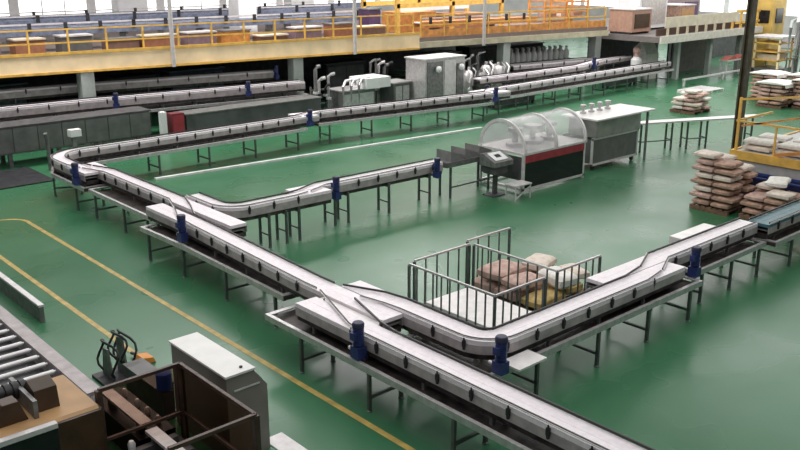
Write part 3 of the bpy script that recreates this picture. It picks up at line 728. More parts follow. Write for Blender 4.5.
t = thing('pump_cart', 'small grey pump unit with blue motor barrel between guard frame and roller conveyor', 'machine', (5.0, 11.0, 0))
MB().box(4.92, 5.2, 10.7, 11.7, 0.0, 0.40).build('base', GREYD, t, bevel=0.01)
MB().box(4.90, 5.22, 10.68, 11.72, 0.40, 0.43).build('top_plate', GREYP, t)
MB().lathe([(0.07,0),(0.11,0.02),(0.11,0.26),(0.08,0.29),(0.05,0.30)], (4.98, 10.54, 0.44), axis=(0,0,1), n=16).build('motor_barrel', BLUEB, t, smooth=True)
MB().box(4.9, 5.06, 10.44, 10.67, 0.0, 0.44).build('motor_foot', GREYD, t)
t = thing('hose_reel', 'dark hose coil stand with grey blades on the floor by the yellow line end', 'hose', (5.0, 12.2, 0))
for k, (r_, h_, xo) in enumerate(((0.30,0.36,-0.12),(0.26,0.50,0.05),(0.34,0.40,0.16))):
    MB().tube([(5.0+xo+0.06*math.sin(3*a), 12.2+r_*math.cos(a), h_+r_*math.sin(a)) for a in [2*PI*i/20 for i in range(21)]], 0.02, 6).build('hose', BLACK, t, smooth=True)
MB().prism([(12.0,0.05),(12.35,0.05),(12.3,0.62),(12.1,0.68)], 'x', 5.08, 5.11).build('blade', STEELD, t)
MB().prism([(12.05,0.05),(12.4,0.05),(12.32,0.5),(12.15,0.52)], 'x', 4.86, 4.89).build('blade', STEELD, t)
MB().box(4.7, 5.25, 11.95, 12.45, 0, 0.05).build('base', DARK, t)
t = thing('orange_clamp', 'small orange clamp lying on the floor at the yellow line end', 'clamp', (5.55, 12.4, 0))
MB().prism([(5.42,0.006),(5.70,0.006),(5.66,0.10),(5.48,0.13)], 'y', 12.28, 12.52).build('jaw', mat('clamp_orange', (0.75,0.30,0.06), 0.5), t, bevel=0.01)
MB().tube([(5.55,12.5,0.08),(5.5,12.75,0.06)], 0.025, 8).build('handle', BLACK, t)

# cable duct on the floor in front of the back aisle conveyor
o = MB().rib([(11.3, 23.35), (24.2, 22.45)], -0.06, 0.06, 0, 0.06).build('cable_duct', LINEW, origin=(11.3,23.35,0)); tag(o, 'long white cable duct on the floor in front of the back conveyor', 'duct')

# ------------------------------------------------------------------ back aisle: mezzanine
def MZ(x): return 31.4-(x-9)*0.152
MA = math.atan(-0.152)
t = thing('mezzanine', 'long mezzanine floor with cream yellow fascia across the back of the hall', 'mezzanine', (8, 31.5, 0))
XL, XM, XR = 4.0, 26.8, 38.3
MB().prism([(XL,MZ(XL)+0.1),(XR,MZ(XR)+0.1),(XR,47.9),(XL,47.9)], 'z', 2.5, 2.78).build('deck', mat('deck_grey', (0.20,0.15,0.13), 0.6), t)
MB().rib([(XL,MZ(XL)),(XM,MZ(XM))], 0.0, 0.1, 2.34, 2.99).build('fascia', YEL, t)['label'] = 'deep cream yellow fascia'
MB().rib([(XL,MZ(XL)),(XM,MZ(XM))], -0.05, 0.0, 2.95, 3.05).rib([(XL,MZ(XL)),(XM,MZ(XM))], -0.05, 0.0, 2.30, 2.38).build('fascia_lip', YEL2, t)
MB().rib([(XM,MZ(XM)),(XR,MZ(XR))], 0.0, 0.1, 2.34, 2.60).build('edge_beam', BEIGE, t)['label'] = 'narrow beige edge beam'
for xx in rng(6, 38, 4.6):
    MB().bar((xx, MZ(xx)+0.2, 2.42), (xx, 47.5, 2.42), 0.14, 0.2).build('joist', DARK, t)
def railing(label, x0, x1, z0, z1, st, m, toe=None, yf=MZ, dy=0.17, r=0.05):
    t = thing('guard_railing', label, 'railing', (x0, yf(x0), z0), 'mezzanine railings')
    n = round((x1-x0)/st)
    for i in range(n+1):
        xx = x0+(x1-x0)*i/n; yy = yf(xx)+dy
        MB().box(xx-r*0.6, xx+r*0.6, yy-r*0.6, yy+r*0.6, z0, z1).build('post', m, t)
    for nm, zz in (('top_rail', z1), ('middle_rail', (z0+z1)/2+0.05)):
        MB().bar((x0, yf(x0)+dy, zz), (x1, yf(x1)+dy, zz), r).build(nm, m, t)
    if toe: MB().bar((x0, yf(x0)+dy, z0+toe/2), (x1, yf(x1)+dy, z0+toe/2), 0.02, toe).build('toe_board', ORA, t)
    return t
railing('yellow guard railing along the left half of the mezzanine edge', 7.0, 26.6, 2.783, 3.80, 1.32, YEL2)
railing('orange yellow guard railing along the right half of the mezzanine edge', 27.0, 38.2, 2.783, 3.72, 1.25, YEL2, toe=0.32)
k = 0
for xx, yy in ((12.7,30.85),(21.05,29.75),(31.9,28.1),(38.4,27.6)):
    o = MB().box(xx-0.24, xx+0.24, yy, yy+0.42, 0, 2.29).build('pillar', PILL, origin=(xx,yy,0)); o['kind'] = 'structure'; k += 1
for xx, yy in ((21.3, 33.75), (31.6, 33.45)):
    o = MB().box(xx-0.45, xx+0.45, yy, yy+0.85, 2.783, 10.99).build('pillar', WHITEP, origin=(xx,32,3)); o['kind'] = 'structure'
for k_, (xx, yy) in enumerate(((20.7,43.6),(30.4,42.3))):
    o = MB().box(xx-0.8, xx+0.8, yy, yy+0.8, 2.783, 10.99).build('pillar', WHITEP, origin=(xx,yy,3)); o['kind'] = 'structure'
for k_, xx in enumerate((15.75, 23.45, 30.2)):
    o = MB().tube([(xx, MZ(xx)-0.16, 2.3), (xx, MZ(xx)-0.16, 9.5)], 0.08, 10).build('downpipe', mat('pale_pipe', (0.50,0.48,0.47), 0.5), smooth=True, origin=(xx, MZ(xx)-0.16, 2.3))
    tag(o, '%s slim grey pipe standing up in front of the mezzanine railing' % ['leftmost','middle','rightmost'][k_], 'pipe')
struct('wall_dark_fill', MB().prism([(4,39.5),(38.3,37.5),(38.3,37.7),(4,39.7)], 'z', 0, 2.3), GREYD)  # added dark wall that stands for the shade under the mezzanine

# machines and conveyors standing up on the mezzanine
def deck_conveyor(label, x0, x1, y0, y1, z, m, beam, blk=1.3):
    t = thing('deck_conveyor', label, 'conveyor', (x0, y0, 2.78), 'conveyors on the mezzanine')
    P = [(x0,y0),(x1,y1)]
    MB().rib(P, -0.3, 0.3, z-0.05, z).build('belt', m, t)
    MB().rib(P, -0.36, -0.3, z-0.22, z+0.04).build('side_frame', beam, t)
    MB().rib(P, 0.3, 0.36, z-0.22, z+0.04).build('side_frame', beam, t)
    MB().rib(P, -0.36, -0.32, z+0.16, z+0.22).build('guide_rail', STEELP, t)
    L = length(P); s = 0.5
    while s < L:
        p, d = along(P, s); n = Vector((-d.y,d.x)); q = p-n*0.38
        MB().box(q.x-0.06, q.x+0.06, q.y-0.05, q.y+0.03, z-0.06, z+0.24).build('bracket', DARK, t); s += blk
    s = 1.0
    while s < L:
        p, d = along(P, s)
        MB().box(p.x-0.05, p.x+0.05, p.y-0.3, p.y+0.3, 2.783, z-0.2).build('stand', STEELD, t); s += 3.2
deck_conveyor('front conveyor on the mezzanine with dark brackets on a pale guide rail', 5.0, 26.5, 35.0, 32.4, 3.62, STEELP, STEELBL)
deck_conveyor('second conveyor on the mezzanine with blue grey side frame', 5.0, 27.5, 38.2, 36.0, 3.70, STEELP, STEELBL, 2.0)
deck_conveyor('third conveyor on the mezzanine nearest the windows', 5.0, 34.0, 43.0, 41.0, 3.55, STEELD, STEELBL, 2.4)
deck_conveyor('conveyor on the right half of the mezzanine behind the orange railing', 27.6, 34.4, 29.75, 28.72, 3.35, STEELP, ORA, 1.1)
t = thing('palletizer_gantry', 'yellow gantry frame machine on the middle of the mezzanine', 'machine', (30.5, 31.5, 2.78))
for xx in (27.2, 30.7, 34.2):
    for yy in (30.6, 33.0): MB().box(xx-0.09, xx+0.09, yy-0.09, yy+0.09, 2.783, 4.6).build('upright', YEL2, t)
for zz in (4.05, 4.5):
    for yy in (30.6, 33.0): MB().box(27.1, 34.3, yy-0.09, yy+0.09, zz-0.10, zz+0.10).build('beam', YEL2, t)
MB().box(28.0, 30.0, 31.0, 32.6, 2.783, 3.7).build('gripper_box', ORA, t)
MB().box(31.2, 33.4, 31.0, 32.6, 2.783, 3.5).build('feed_box', mat('rust_panel', (0.42,0.20,0.12), 0.5), t)
MB().box(28.4, 33.0, 31.7, 32.0, 3.7, 3.9).build('cross_slide', WHITEP, t)
t = thing('filler_box', 'purple cased box on the mezzanine behind the railing', 'machine', (25.9, 32.3, 2.78))
MB().box(25.5, 26.2, 30.6, 31.3, 2.783, 3.95).build('case', PURPLE, t, bevel=0.03)
MB().box(25.45, 26.25, 30.55, 31.35, 3.95, 4.0).build('lid', STEELD, t)
CL = ['brown','mauve','orange','grey','rust']
CM = [mat('crate_brown',(0.22,0.13,0.10),0.6), mat('crate_mauve',(0.25,0.17,0.20),0.6), ORA, GREYP, mat('crate_rust',(0.35,0.15,0.08),0.6)]
PN = ['first','second','third','fourth','fifth','sixth','seventh','eighth','ninth','tenth','eleventh','twelfth']
cr = random.Random(3)
for k_ in range(12):
    x_ = 8.2+1.52*k_+cr.uniform(-0.1,0.1); y_ = MZ(x_)+0.95; h_ = cr.uniform(0.35,0.72); q_ = [0,1,4,3,0,4,1,2,0,1,4,0][k_]; w_ = cr.uniform(0.45,0.68)
    t = thing('deck_crate', '%s low crate unit, %s from the left behind the mezzanine railing' % (CL[q_], PN[k_]), 'crate', (x_, y_, 2.78), 'crate units on the mezzanine')
    MB().box(x_-w_, x_+w_, y_-0.3, y_+0.3, 2.86, 2.78+h_).build('body', CM[q_], t)
    MB().box(x_-w_-0.04, x_+w_+0.04, y_-0.34, y_+0.34, 2.78+h_, 2.83+h_).build('lid', [STEELP, STEELD, CREAM][k_%3], t)
    for e in (-0.35, 0.35): MB().box(x_+e-0.04, x_+e+0.04, y_-0.26, y_+0.26, 2.783, 2.86).build('foot', DARK, t)
t = thing('rail_rack', 'rack of stacked orange rails on the right end of the mezzanine', 'rack', (36.5, 30, 2.78))
for zz in (3.0, 3.25, 3.5, 3.75, 4.0):
    MB().bar((35.2, MZ(35.2)+1.2, zz), (38.1, MZ(38.1)+1.2, zz), 0.07).build('shelf_rail', ORA, t)
    MB().bar((35.2, MZ(35.2)+2.2, zz), (38.1, MZ(38.1)+2.2, zz), 0.07).build('shelf_rail', ORA, t)
for xx in (35.2, 36.65, 38.1):
    for dy in (1.2, 2.2): MB().box(xx-0.05, xx+0.05, MZ(xx)+dy-0.05, MZ(xx)+dy+0.05, 2.783, 4.1).build('upright', ORA, t)
for k_, (xx, nm) in enumerate(((35.6,'left'),(36.5,'middle'),(37.4,'right'))):
    o = MB().box(xx, xx+0.7, MZ(xx)+1.4, MZ(xx)+2.0, 3.285, 3.45).build('carton', [KRAFT, PALES, KRAFT][k_], origin=(xx, MZ(xx)+1.6, 3.0)); tag(o, '%s carton lying on the orange rail rack' % nm, 'carton', 'cartons on the rail rack')

# second, lower platform to the right
t = thing('side_platform', 'grey edged platform with cream kick panels and yellow framed end left of the mast', 'platform', (43, 24.2, 0))
MB().box(38.7, 48.6, 24.1, 34, 2.12, 2.40).build('deck', mat('platform_edge', (0.17,0.15,0.14), 0.6), t)
MB().box(38.5, 48.7, 24.0, 24.1, 2.10, 2.46).build('edge_beam', mat('pale_edge', (0.60,0.57,0.50), 0.5), t)
MB().box(39.0, 46.0, 24.14, 24.2, 2.84, 3.34).build('kick_panel', CREAM, t)
for i in range(11):
    xx = 39.4+0.9*i; MB().box(xx-0.05, xx+0.05, 24.2, 24.3, 2.40, 3.32).build('panel_post', BEIGE if i < 7 else YEL2, t)
MB().box(46.0, 48.6, 24.2, 24.27, 3.25, 3.42).box(46.0, 48.6, 24.2, 24.27, 2.68, 2.80).build('yellow_rail', YEL2, t)
MB().box(39.0, 48.4, 24.6, 24.66, 2.42, 2.75).build('dark_backing', mat('rust_dark', (0.10,0.05,0.035), 0.6), t)
for xx, yy in ((41.85,25.1),(44.7,24.9),(47.9,24.9)):
    MB().box(xx-0.12, xx+0.12, yy-0.12, yy+0.12, 0, 2.12).build('column', PILL, t)
for k_, (x0_, x1_, y0_, h_, m_) in enumerate(((38.9,40.6,26.0,1.2,mat('mauve_orange',(0.42,0.25,0.18),0.5)),(41.0,43.6,27.0,2.4,WHITEP),(44.0,45.6,26.5,1.2,KRAFT),(46.0,47.8,27.5,1.5,mat('mauve_box',(0.32,0.26,0.28),0.5)))):
    t = thing('platform_unit', ['brownish orange','tall white','brown','mauve'][k_]+' machine unit standing on the side platform behind the cream kick panels', 'machine', (x0_, y0_, 2.4), 'machine units on the side platform')
    MB().box(x0_, x1_, y0_, y0_+1.4, 2.5, 2.4+h_).build('body', m_, t, bevel=0.03)
    MB().box(x0_-0.05, x1_+0.05, y0_-0.05, y0_+1.45, 2.4+h_, 2.46+h_).build('lid', STEELP, t)
    MB().box(x0_+0.2, x1_-0.2, y0_-0.04, y0_, 2.7, 2.2+h_).build('door', [BROWN,STEEL,TAN,PURPLE][k_], t)
    for xx in (x0_+0.1, x1_-0.1): MB().box(xx-0.08, xx+0.08, y0_+0.1, y0_+1.3, 2.403, 2.5).build('foot', DARK, t)
o = MB().box(43.7, 47.3, 26.5, 26.6, 0, 2.1).build('panel_screen', GREYP, origin=(45,26.5,0)); tag(o, 'grey panel screen closing off the left bay under the side platform', 'screen')
o = MB().box(39.0, 45.6, 28.6, 28.7, 0, 2.1).build('dark_fill_screen', GREYD, origin=(42,28.6,0)); tag(o, 'added dark screen behind the white canister at the end of the mezzanine', 'screen')  # sheet added to keep the view under the mezzanine end dark
o = MB().box(47.4, 56.5, 29.0, 29.1, 0, 2.1).build('back_screen', GREYD, origin=(52,29,0)); tag(o, 'dark screen at the back of the bay under the side platform', 'screen')
t = thing('yellow_booth', 'yellow panelled booth standing behind the dark mast', 'booth', (50, 24.6, 0))
MB().box(48.9, 50.3, 23.6, 24.8, 0, 3.9).build('body', mat('booth_yellow', (0.68,0.46,0.12), 0.5, 0, 0.2, 1.5), t)
MB().box(48.85, 48.9, 23.8, 24.6, 2.6, 3.3).build('window', GLASSD, t)
MB().box(49.2, 50.0, 23.55, 23.6, 2.6, 3.4).build('window', GLASSD, t)
t = thing('work_table', 'table spread with red cloths in the dark bay under the platform', 'table', (45.2, 24.0, 0))
MB().box(44.2, 46.4, 23.5, 24.0, 0.86, 0.92).build('tabletop', STEELP, t)
for xx in (44.3, 46.3):
    for yy in (23.6, 23.9): MB().box(xx-0.04, xx+0.04, yy-0.04, yy+0.04, 0, 0.86).build('leg', STEELP, t)
for k_, xx in enumerate((44.22, 45.3)):
    o = MB().prism([(xx,0.923),(xx+1.05,0.923),(xx+0.95,1.05),(xx+0.6,1.12),(xx+0.3,1.02)], 'y', 23.55, 23.95).build('red_cloth', mat('red_cloth', (0.33,0.09,0.07), 0.8), origin=(xx,23.5,0.92), bevel=0.02)
    tag(o, 'rumpled red cloth on the %s end of the work table' % ['left','right'][k_], 'cloth', 'red cloths on the work table')
o = MB().prism([(26.0,0.0),(27.0,0.0),(26.9,1.6),(26.5,1.95),(26.1,1.3)], 'x', 40.6, 41.7).build('covered_pallet', WHITES, origin=(41,26.5,0)); tag(o, 'white wrapped load leaning under the platform corner', 'load')
o = MB().box(39.8, 46.3, 23.35, 23.45, 0.28, 0.36).box(39.85, 39.95, 23.36, 23.44, 0, 0.28).box(43.6, 43.7, 23.36, 23.44, 0, 0.28).box(46.1, 46.2, 23.36, 23.44, 0, 0.28).build('barrier_rail', STEELP, origin=(43,23.4,0)); tag(o, 'low pale barrier rail on the floor in front of the platform bay', 'barrier')

# machinery beyond the mast on the far right
t = thing('shelving_unit', 'yellowish shelving machine just right of the mast in the far bay', 'machine', (47.5, 23, 0))
MB().box(46.6, 48.2, 21.9, 23.4, 0.1, 0.4).build('base', STEELD, t)
for zz in (0.8, 1.25, 1.7): MB().box(46.6, 48.2, 21.9, 23.4, zz, zz+0.07).build('shelf', YEL2, t)
for xx in (46.65, 48.1):
    for yy in (21.95, 23.3): MB().box(xx-0.05, xx+0.05, yy-0.05, yy+0.05, 0, 2.0).build('upright', YEL, t)
MB().box(46.8, 48.0, 22.1, 23.2, 0.87, 1.15).build('boxed_load', CREAM, t)
MB().box(46.5, 48.3, 21.8, 23.5, 2.0, 2.1).build('roof_plate', STEELP, t)
t = thing('pipe_column', 'cluster of pale grey pipes rising behind the shelving machine', 'pipes', (47, 21.7, 0))
for k_, (x_, y_) in enumerate(((46.8,21.55),(46.9,21.25),(47.4,21.0),(47.9,21.6))):
    MB().tube([(x_,y_,0),(x_,y_,2.6+0.3*k_),(x_+0.3,y_+0.1,2.9+0.3*k_),(x_+1.2,y_+0.2,3.0+0.3*k_)], 0.09, 8).build('pipe', [PILL,STEELP,STEELD,PILL][k_], t, smooth=True)
    MB().lathe([(0.16,0),(0.16,0.06)], (x_,y_,1.0), n=12).build('flange', STEELD, t)
t = thing('tall_cabinet', 'tall purplish grey cabinet at the far right edge', 'cabinet', (48, 20.2, 0))
MB().box(47.0, 48.6, 19.2, 20.7, 0.08, 2.7).build('body', mat('mauve_grey', (0.22,0.18,0.20), 0.5), t)
MB().box(46.97, 47.0, 19.3, 20.0, 0.3, 2.5).box(46.97, 47.0, 20.04, 20.6, 0.3, 2.5).build('door', mat('mauve_door', (0.30,0.25,0.26), 0.45), t)
MB().box(47.05, 48.55, 19.25, 20.65, 0, 0.08).build('plinth', DARK, t)
t = thing('bag_filter', 'pale filter hopper with yellow collar high at the far right', 'machine', (50, 22.5, 0))
MB().lathe([(0.25,1.6),(0.9,2.5),(0.9,3.6),(0.6,3.9)], (50.5,21.8,0), n=18).build('hopper', WHITEP, t, smooth=True)
MB().lathe([(0.93,3.1),(0.93,3.4)], (50.5,21.8,0), n=18).build('collar', YEL2, t)
for a in (0.8, 2.4, 3.9, 5.5): MB().box(50.5+0.85*math.cos(a)-0.05, 50.5+0.85*math.cos(a)+0.05, 21.8+0.85*math.sin(a)-0.05, 21.8+0.85*math.sin(a)+0.05, 0, 2.7).build('leg', STEELD, t)

# ------------------------------------------------------------------ back aisle: conveyors in front of the mezzanine
conveyor('pale conveyor under the front of the mezzanine, left end, nearer of two', [(4.5, 30.6), (12.5, 30.0), (20.6, 28.9)], z=1.42, wd=0.5, tray=(-0.55, 0.4), tray_z=1.0,
         legs=rng(3.6, 16, 2.0), mot=[(13.0, 29.35, 1.35, PI), (18.0, 28.75, 1.35, PI)], step=1.0, frame_h=0.24, group='conveyors under the mezzanine edge', name='back_conveyor')
conveyor('pale conveyor under the mezzanine, left end, farther of two', [(4.5, 32.6), (13, 32.0), (20.3, 30.6)], z=1.72, wd=0.5, legs=rng(3.6, 15, 2.4), step=1.2, frame_h=0.24, group='conveyors under the mezzanine edge', name='back_conveyor', mot=[(20.2,30.1,1.65,PI)])
conveyor('curving pale conveyor behind the aisle line on the right', [(27.6, 25.95), (31, 25.75), (34.5, 25.8), (37.2, 26.6), (39.8, 26.7)], z=1.2, wd=0.45, legs=rng(0.6, 12, 2.0), step=1.2, group='conveyors under the mezzanine edge', name='back_conveyor', mot=[(35.6,25.75,1.2,PI)])
conveyor('pale conveyor under the right half of the mezzanine beside the white bottles', [(32.5, 28.42), (38.0, 27.46)], z=1.15, wd=0.6, legs=rng(0.6, 5.4, 2.2), step=1.4, group='conveyors under the mezzanine edge', name='back_conveyor')

# long grey machine and dark gear on the left
t = thing('tunnel_machine', 'long grey panelled machine on short legs along the left back', 'machine', (11, 28, 0))
MB().box(5.5, 13.4, 27.7, 28.6, 0.42, 1.24).build('body', GREYP, t)
MB().box(5.5, 13.45, 27.65, 28.65, 1.24, 1.28).build('top_edge', GREYD, t)
xx = 6.2
while xx < 13.3:
    MB().box(xx-0.36, xx+0.36, 27.67, 27.7, 0.46, 1.2).build('side_panel', GREYP, t); xx += 0.76
xx = 5.7
while xx < 13.4:
    for yy in (27.78, 28.5): MB().box(xx-0.06, xx+0.06, yy-0.06, yy+0.06, 0, 0.42).build('leg', GREYD, t)
    xx += 1.52
t = thing('dark_bench', 'long dark grey bench enclosure continuing right of the panelled machine', 'machine', (17, 27.6, 0))
MB().box(14.55, 20.3, 27.3, 28.0, 0.12, 1.0).build('body', mat('bench_grey', (0.10,0.105,0.105), 0.5, 0.1, 0.3, 1.5), t)
MB().box(14.5, 20.35, 27.25, 28.05, 1.0, 1.04).build('top_edge', STEELD, t)
for xx in (14.8, 16.6, 18.4, 20.1): MB().box(xx-0.05, xx+0.05, 27.35, 27.45, 0, 0.12).build('foot', DARK, t)
t = thing('red_cabinet', 'small dull red cabinet between the grey machines at the left back', 'cabinet', (14.1, 27.5, 0))
MB().box(13.95, 14.42, 27.2, 27.6, 0.1, 1.12).build('body', mat('cab_red', (0.17,0.03,0.04), 0.5), t)
MB().box(13.98, 14.39, 27.18, 27.2, 0.2, 1.05).build('door', REDM, t)
MB().box(13.97, 14.4, 27.22, 27.58, 0, 0.1).build('plinth', DARK, t)
o = MB().box(13.62, 13.82, 27.3, 27.5, 0, 1.2).build('white_post', WHITEP, origin=(13.7,27.4,0)); tag(o, 'short white post left of the red cabinet', 'post')
o = MB().tube([(9.5,26.6,0),(9.5,26.6,0.95),(9.45,26.55,1.15)], 0.06, 8).build('stand_pipe', STEELD, smooth=True, origin=(9.5,26.6,0)); tag(o, 'short stand pipe in front of the panelled machine', 'pipe')
t = thing('lamp_post', 'short pale post with white box head before the grey panelled machine', 'post', (10.2, 26.3, 0))
MB().box(10.14, 10.26, 26.24, 26.36, 0, 1.0).build('post', STEELD, t)
MB().box(10.05, 10.4, 26.15, 26.4, 1.0, 1.22).build('head', WHITEP, t, bevel=0.02)

# centre back: machines between the aisle conveyor and the mezzanine
def machine(name, label, x0, x1, y0, y1, h, m, m2, panel=True, extra=None):
    t = thing(name, label, 'machine', ((x0+x1)/2, (y0+y1)/2, 0))
    MB().box(x0, x1, y0, y1, 0.14, h).build('body', m, t, bevel=0.015)
    MB().box(x0-0.05, x1+0.05, y0-0.05, y1+0.05, h, h+0.05).build('top_plate', m2, t)
    for xx in (x0+0.06, x1-0.06):
        for yy in (y0+0.06, y1-0.06): MB().box(xx-0.05, xx+0.05, yy-0.05, yy+0.05, 0, 0.14).build('foot', DARK, t)
    if panel:
        MB().box(x0+0.08, (x0+x1)/2-0.03, y0-0.02, y0, 0.35, h-0.12).build('door', m2, t)
        MB().box((x0+x1)/2+0.03, x1-0.08, y0-0.02, y0, 0.35, h-0.12).build('door', m2, t)
    return t
t = machine('washer_unit', 'grey machine with white end box and bent pipes in the middle back', 21.6, 23.3, 27.6, 28.6, 1.05, STEELD, STEEL)
MB().box(22.6, 23.9, 27.3, 28.4, 1.10, 1.52).build('end_box', WHITEP, t, bevel=0.02)['label'] = 'white end box'
for k_ in range(3):
    xx = 21.5+0.4*k_
    MB().tube([(xx,27.4,0.2),(xx,27.4,1.3),(xx+0.15,27.45,1.5),(xx+0.6,27.5,1.55),(xx+0.75,27.55,1.3)], 0.06, 8).build('pipe', STEEL, t, smooth=True)
t = machine('steel_cabinet', 'tall stainless cabinet with pale top in front of the mezzanine', 25.0, 27.3, 26.4, 27.6, 2.15, STEEL, STEELP, panel=False)
MB().box(25.1, 26.0, 26.37, 26.4, 0.4, 2.05).build('door', STEELD, t)
MB().box(26.08, 26.75, 26.37, 26.4, 0.4, 2.05).build('door', STEELP, t)
MB().box(26.8, 27.2, 26.36, 26.4, 0.3, 1.9).build('door', STEELD, t)
MB().lathe([(0.12,0),(0.14,0.1),(0.05,0.16)], (25.6,26.3,1.75), axis=(0,-1,0), n=12).build('beacon', WHITEP, t)
MB().lathe([(0.12,0),(0.14,0.1),(0.05,0.16)], (26.95,26.3,1.75), axis=(0,-1,0), n=12).build('beacon', WHITEP, t)
rr = random.Random(4)
TK = ['leftmost','second','third','fourth','fifth','rightmost']
for k_ in range(6):
    xx = 27.9+0.55*k_; yy = 27.0+0.25*(k_%2); h_ = 1.1+0.3*rr.random(); r_ = 0.20+0.05*rr.random()
    t = thing('process_tank', '%s stainless vessel with valve pipes right of the steel cabinet' % TK[k_], 'tank', (xx,yy,0), 'stainless vessels')
    MB().lathe([(r_*0.5,0.35),(r_,0.5),(r_,h_),(r_*0.7,h_+0.12),(0.06,h_+0.16),(0.06,h_+0.3)], (xx,yy,0), n=14).build('vessel', [STEEL,STEELP,STEELD][k_%3], t, smooth=True)
    for a in (0.5, 2.6, 4.7): MB().box(xx+r_*0.7*math.cos(a)-0.025, xx+r_*0.7*math.cos(a)+0.025, yy+r_*0.7*math.sin(a)-0.025, yy+r_*0.7*math.sin(a)+0.025, 0, 0.5).build('leg', STEELD, t)
    MB().tube([(xx+0.05,yy-r_-0.08,0.3),(xx+0.05,yy-r_-0.08,h_*0.8),(xx+0.2,yy-r_-0.05,h_+0.1),(xx+0.25,yy,h_+0.25)], 0.045, 8).build('pipe', [STEELP,STEELD,STEEL][k_%3], t, smooth=True)
    MB().lathe([(0.09,-0.04),(0.09,0.04)], (xx+0.05,yy-r_-0.1,h_*0.55), axis=(0,1,0), n=10).build('valve', [WHITEP,BLACK,BLUE][k_%3], t)
for k_, (x0_, x1_, y_, h_) in enumerate(((31.05,32.3,26.6,0.75),(32.6,34.6,26.9,0.8),(24.0,24.9,27.2,1.2),(14.8,16.6,33.3,1.6),(17.0,19.5,33.0,1.7),(23.8,26.0,31.5,1.6),(8.5,11.5,33.6,1.7))):
    machine('aisle_machine', ['low dark machine under the pillar right of the vessels','low dark machine behind the curving conveyor','narrow dark machine left of the tall stainless cabinet',
        'dark machine under the mezzanine above the red cabinet','dark bluish machine under the mezzanine left of the grey pillar','dark machine under the mezzanine right of the grey pillar','dark machine under the far left of the mezzanine'][k_],
        x0_, x1_, y_, y_+0.9, h_, [GREYD,GREYD,GREYP,DARK,mat('navy_dark',(0.05,0.06,0.12),0.5),DARK,DARK][k_], [STEELD,STEELD,STEEL,GREYD,STEELBL,GREYD,STEELBL][k_])
for k_, (x0_, x1_, y_, h_, m_, m2_) in enumerate(((28.4,31.0,30.3,1.75,DARK,STEELD),(32.6,35.0,31.2,1.8,GREYD,STEELD),(35.3,38.0,30.9,1.7,DARK,GREYD),(34.75,36.2,26.75,0.6,GREYP,STEELD),(27.7,30.4,25.05,0.62,GREYD,STEEL),(36.2,38.6,25.3,0.6,GREYD,STEELD))):
    machine('aisle_machine', ['dark machine under the mezzanine behind the stainless vessels','dark grey machine under the mezzanine behind the white bottles, left','dark machine under the mezzanine behind the white bottles, right',
        'low grey machine between the two pale conveyors on the right','low dark cabinet between the aisle conveyor and the stainless vessels','low dark cabinet behind the far end of the aisle conveyor'][k_], x0_, x1_, y_, y_+(0.35 if k_ > 2 else 1.0), h_, m_, m2_)
o = MB().box(4.5, 9.1, 25.2, 27.4, 0, 0.03).build('floor_tone', DARK, origin=(7,26,0)); tag(o, 'dark slab added as floor shade before the grey panelled machine', 'slab')  # thin dark slab added where the floor lies in shade
pr = random.Random(9)
for k_, (x0_, x1_, y_, n_) in enumerate(((27.95,31.0,28.2,13),(23.75,24.9,28.6,6),(20.6,21.3,28.0,4))):
    t = thing('pipe_manifold', ['wide bank of upright pipes behind the stainless vessels','narrow bank of upright pipes left of the tall stainless cabinet','bank of upright pipes left of the white end box'][k_], 'pipes', (x0_, y_, 0), 'pipe banks')
    for q in range(n_):
        xx = x0_+(x1_-x0_)*q/(n_-1); hh = pr.uniform(1.2, 2.0); r_ = pr.uniform(0.035, 0.075)
        MB().tube([(xx,y_+0.1*(q%2),0),(xx,y_+0.1*(q%2),hh),(xx+0.08,y_-0.02,hh+0.10),(xx+0.2,y_-0.06,hh+0.12)], r_, 8).build('pipe', [STEELD,STEELP,STEEL,GREYP,STEELD,DARK][pr.randrange(6)], t, smooth=True)
        MB().lathe([(r_+0.05,0),(r_+0.05,0.08)], (xx, y_+0.1*(q%2), pr.uniform(0.7,1.1)), n=10).build('flange', [STEELP,DARK,STEEL][q%3], t)
    for zz in (0.6, 1.15): MB().bar((x0_-0.1, y_+0.22, zz), (x1_+0.1, y_+0.22, zz), 0.06).build('support_rail', STEELD, t)
    for xx in (x0_-0.08, x1_+0.08): MB().box(xx-0.03, xx+0.03, y_+0.19, y_+0.25, 0, 1.3).build('support_post', STEELD, t)
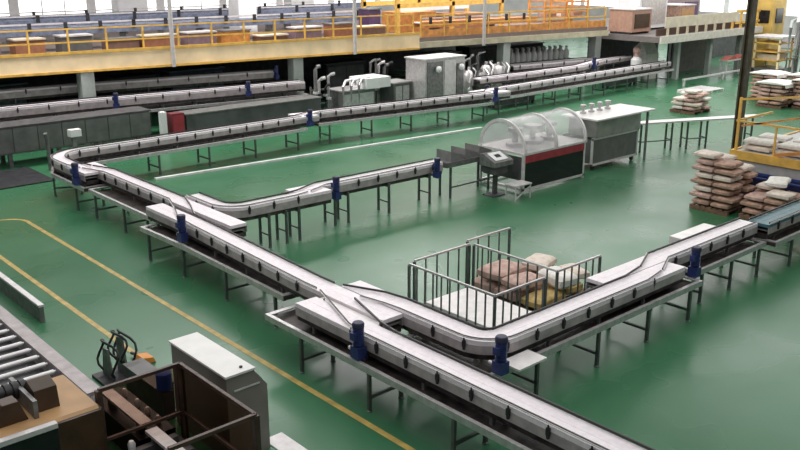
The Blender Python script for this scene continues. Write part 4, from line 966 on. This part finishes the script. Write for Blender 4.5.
BT = unit_mesh('bottle', MB().lathe([(0.14,0),(0.15,0.03),(0.15,0.38),(0.06,0.5),(0.06,0.58)], (0,0,0), n=12), CLEAR, True)
BC = unit_mesh('cap', MB().lathe([(0.07,0),(0.07,0.07)], (0,0,0.57), n=10), WHITEP, True)
t = thing('bottle_rack', 'dark rack table under the mezzanine carrying white bottles', 'rack', (35.8, 29.6, 0))
MB().prism([(33.8,29.5),(38.0,28.9),(38.0,29.8),(33.8,30.4)], 'z', 1.02, 1.08).build('shelf', STEELD, t)
for (x_, y_) in ((33.9,29.6),(37.9,29.0),(37.9,29.7),(33.9,30.3)): MB().box(x_-0.04, x_+0.04, y_-0.04, y_+0.04, 0, 1.02).build('leg', STEELD, t)
NUM = ['first','second','third','fourth','fifth','sixth','seventh','eighth','ninth','tenth','eleventh']
for rw in range(2):
    for i in range(11):
        xx = 34.0+0.37*i; yy = 29.62-0.143*(xx-34)+0.42*rw
        b = thing('bottle', '%s white bottle from the left in the %s row on the dark rack' % (NUM[i], ['front','back'][rw]), 'bottle', (xx,yy,1.083), 'white bottles on the rack')
        for nm, me in (('body', BT), ('cap', BC)):
            c = bpy.data.objects.new(nm, me); COL.objects.link(c); c.parent = b
t = thing('white_canister', 'tall white canister standing by the right end of the curving conveyor', 'canister', (39.2, 26.0, 0))
MB().lathe([(0.26,0),(0.28,0.05),(0.28,1.15),(0.15,1.3)], (39.3,25.85,0), n=16).build('body', CLEAR, t, smooth=True)
MB().lathe([(0.14,1.3),(0.14,1.5),(0.19,1.52),(0.19,1.7),(0.1,1.78)], (39.3,25.85,0), n=14).build('head', PINKK, t, smooth=True)

# brackets that hold the guide rails, left out where a neighbouring belt runs alongside
for (t, q, loc, rz) in BRACKETS:
    if any(tt is not t and seg_dist(bp, q) < hh+0.05 for (tt, bp, hh) in BELTS): continue
    if any(tt is t and seg_dist(bp, q) < hh-0.03 for (tt, bp, hh) in BELTS): continue
    piece('guide_bracket', BRK, None, t, loc, rz)
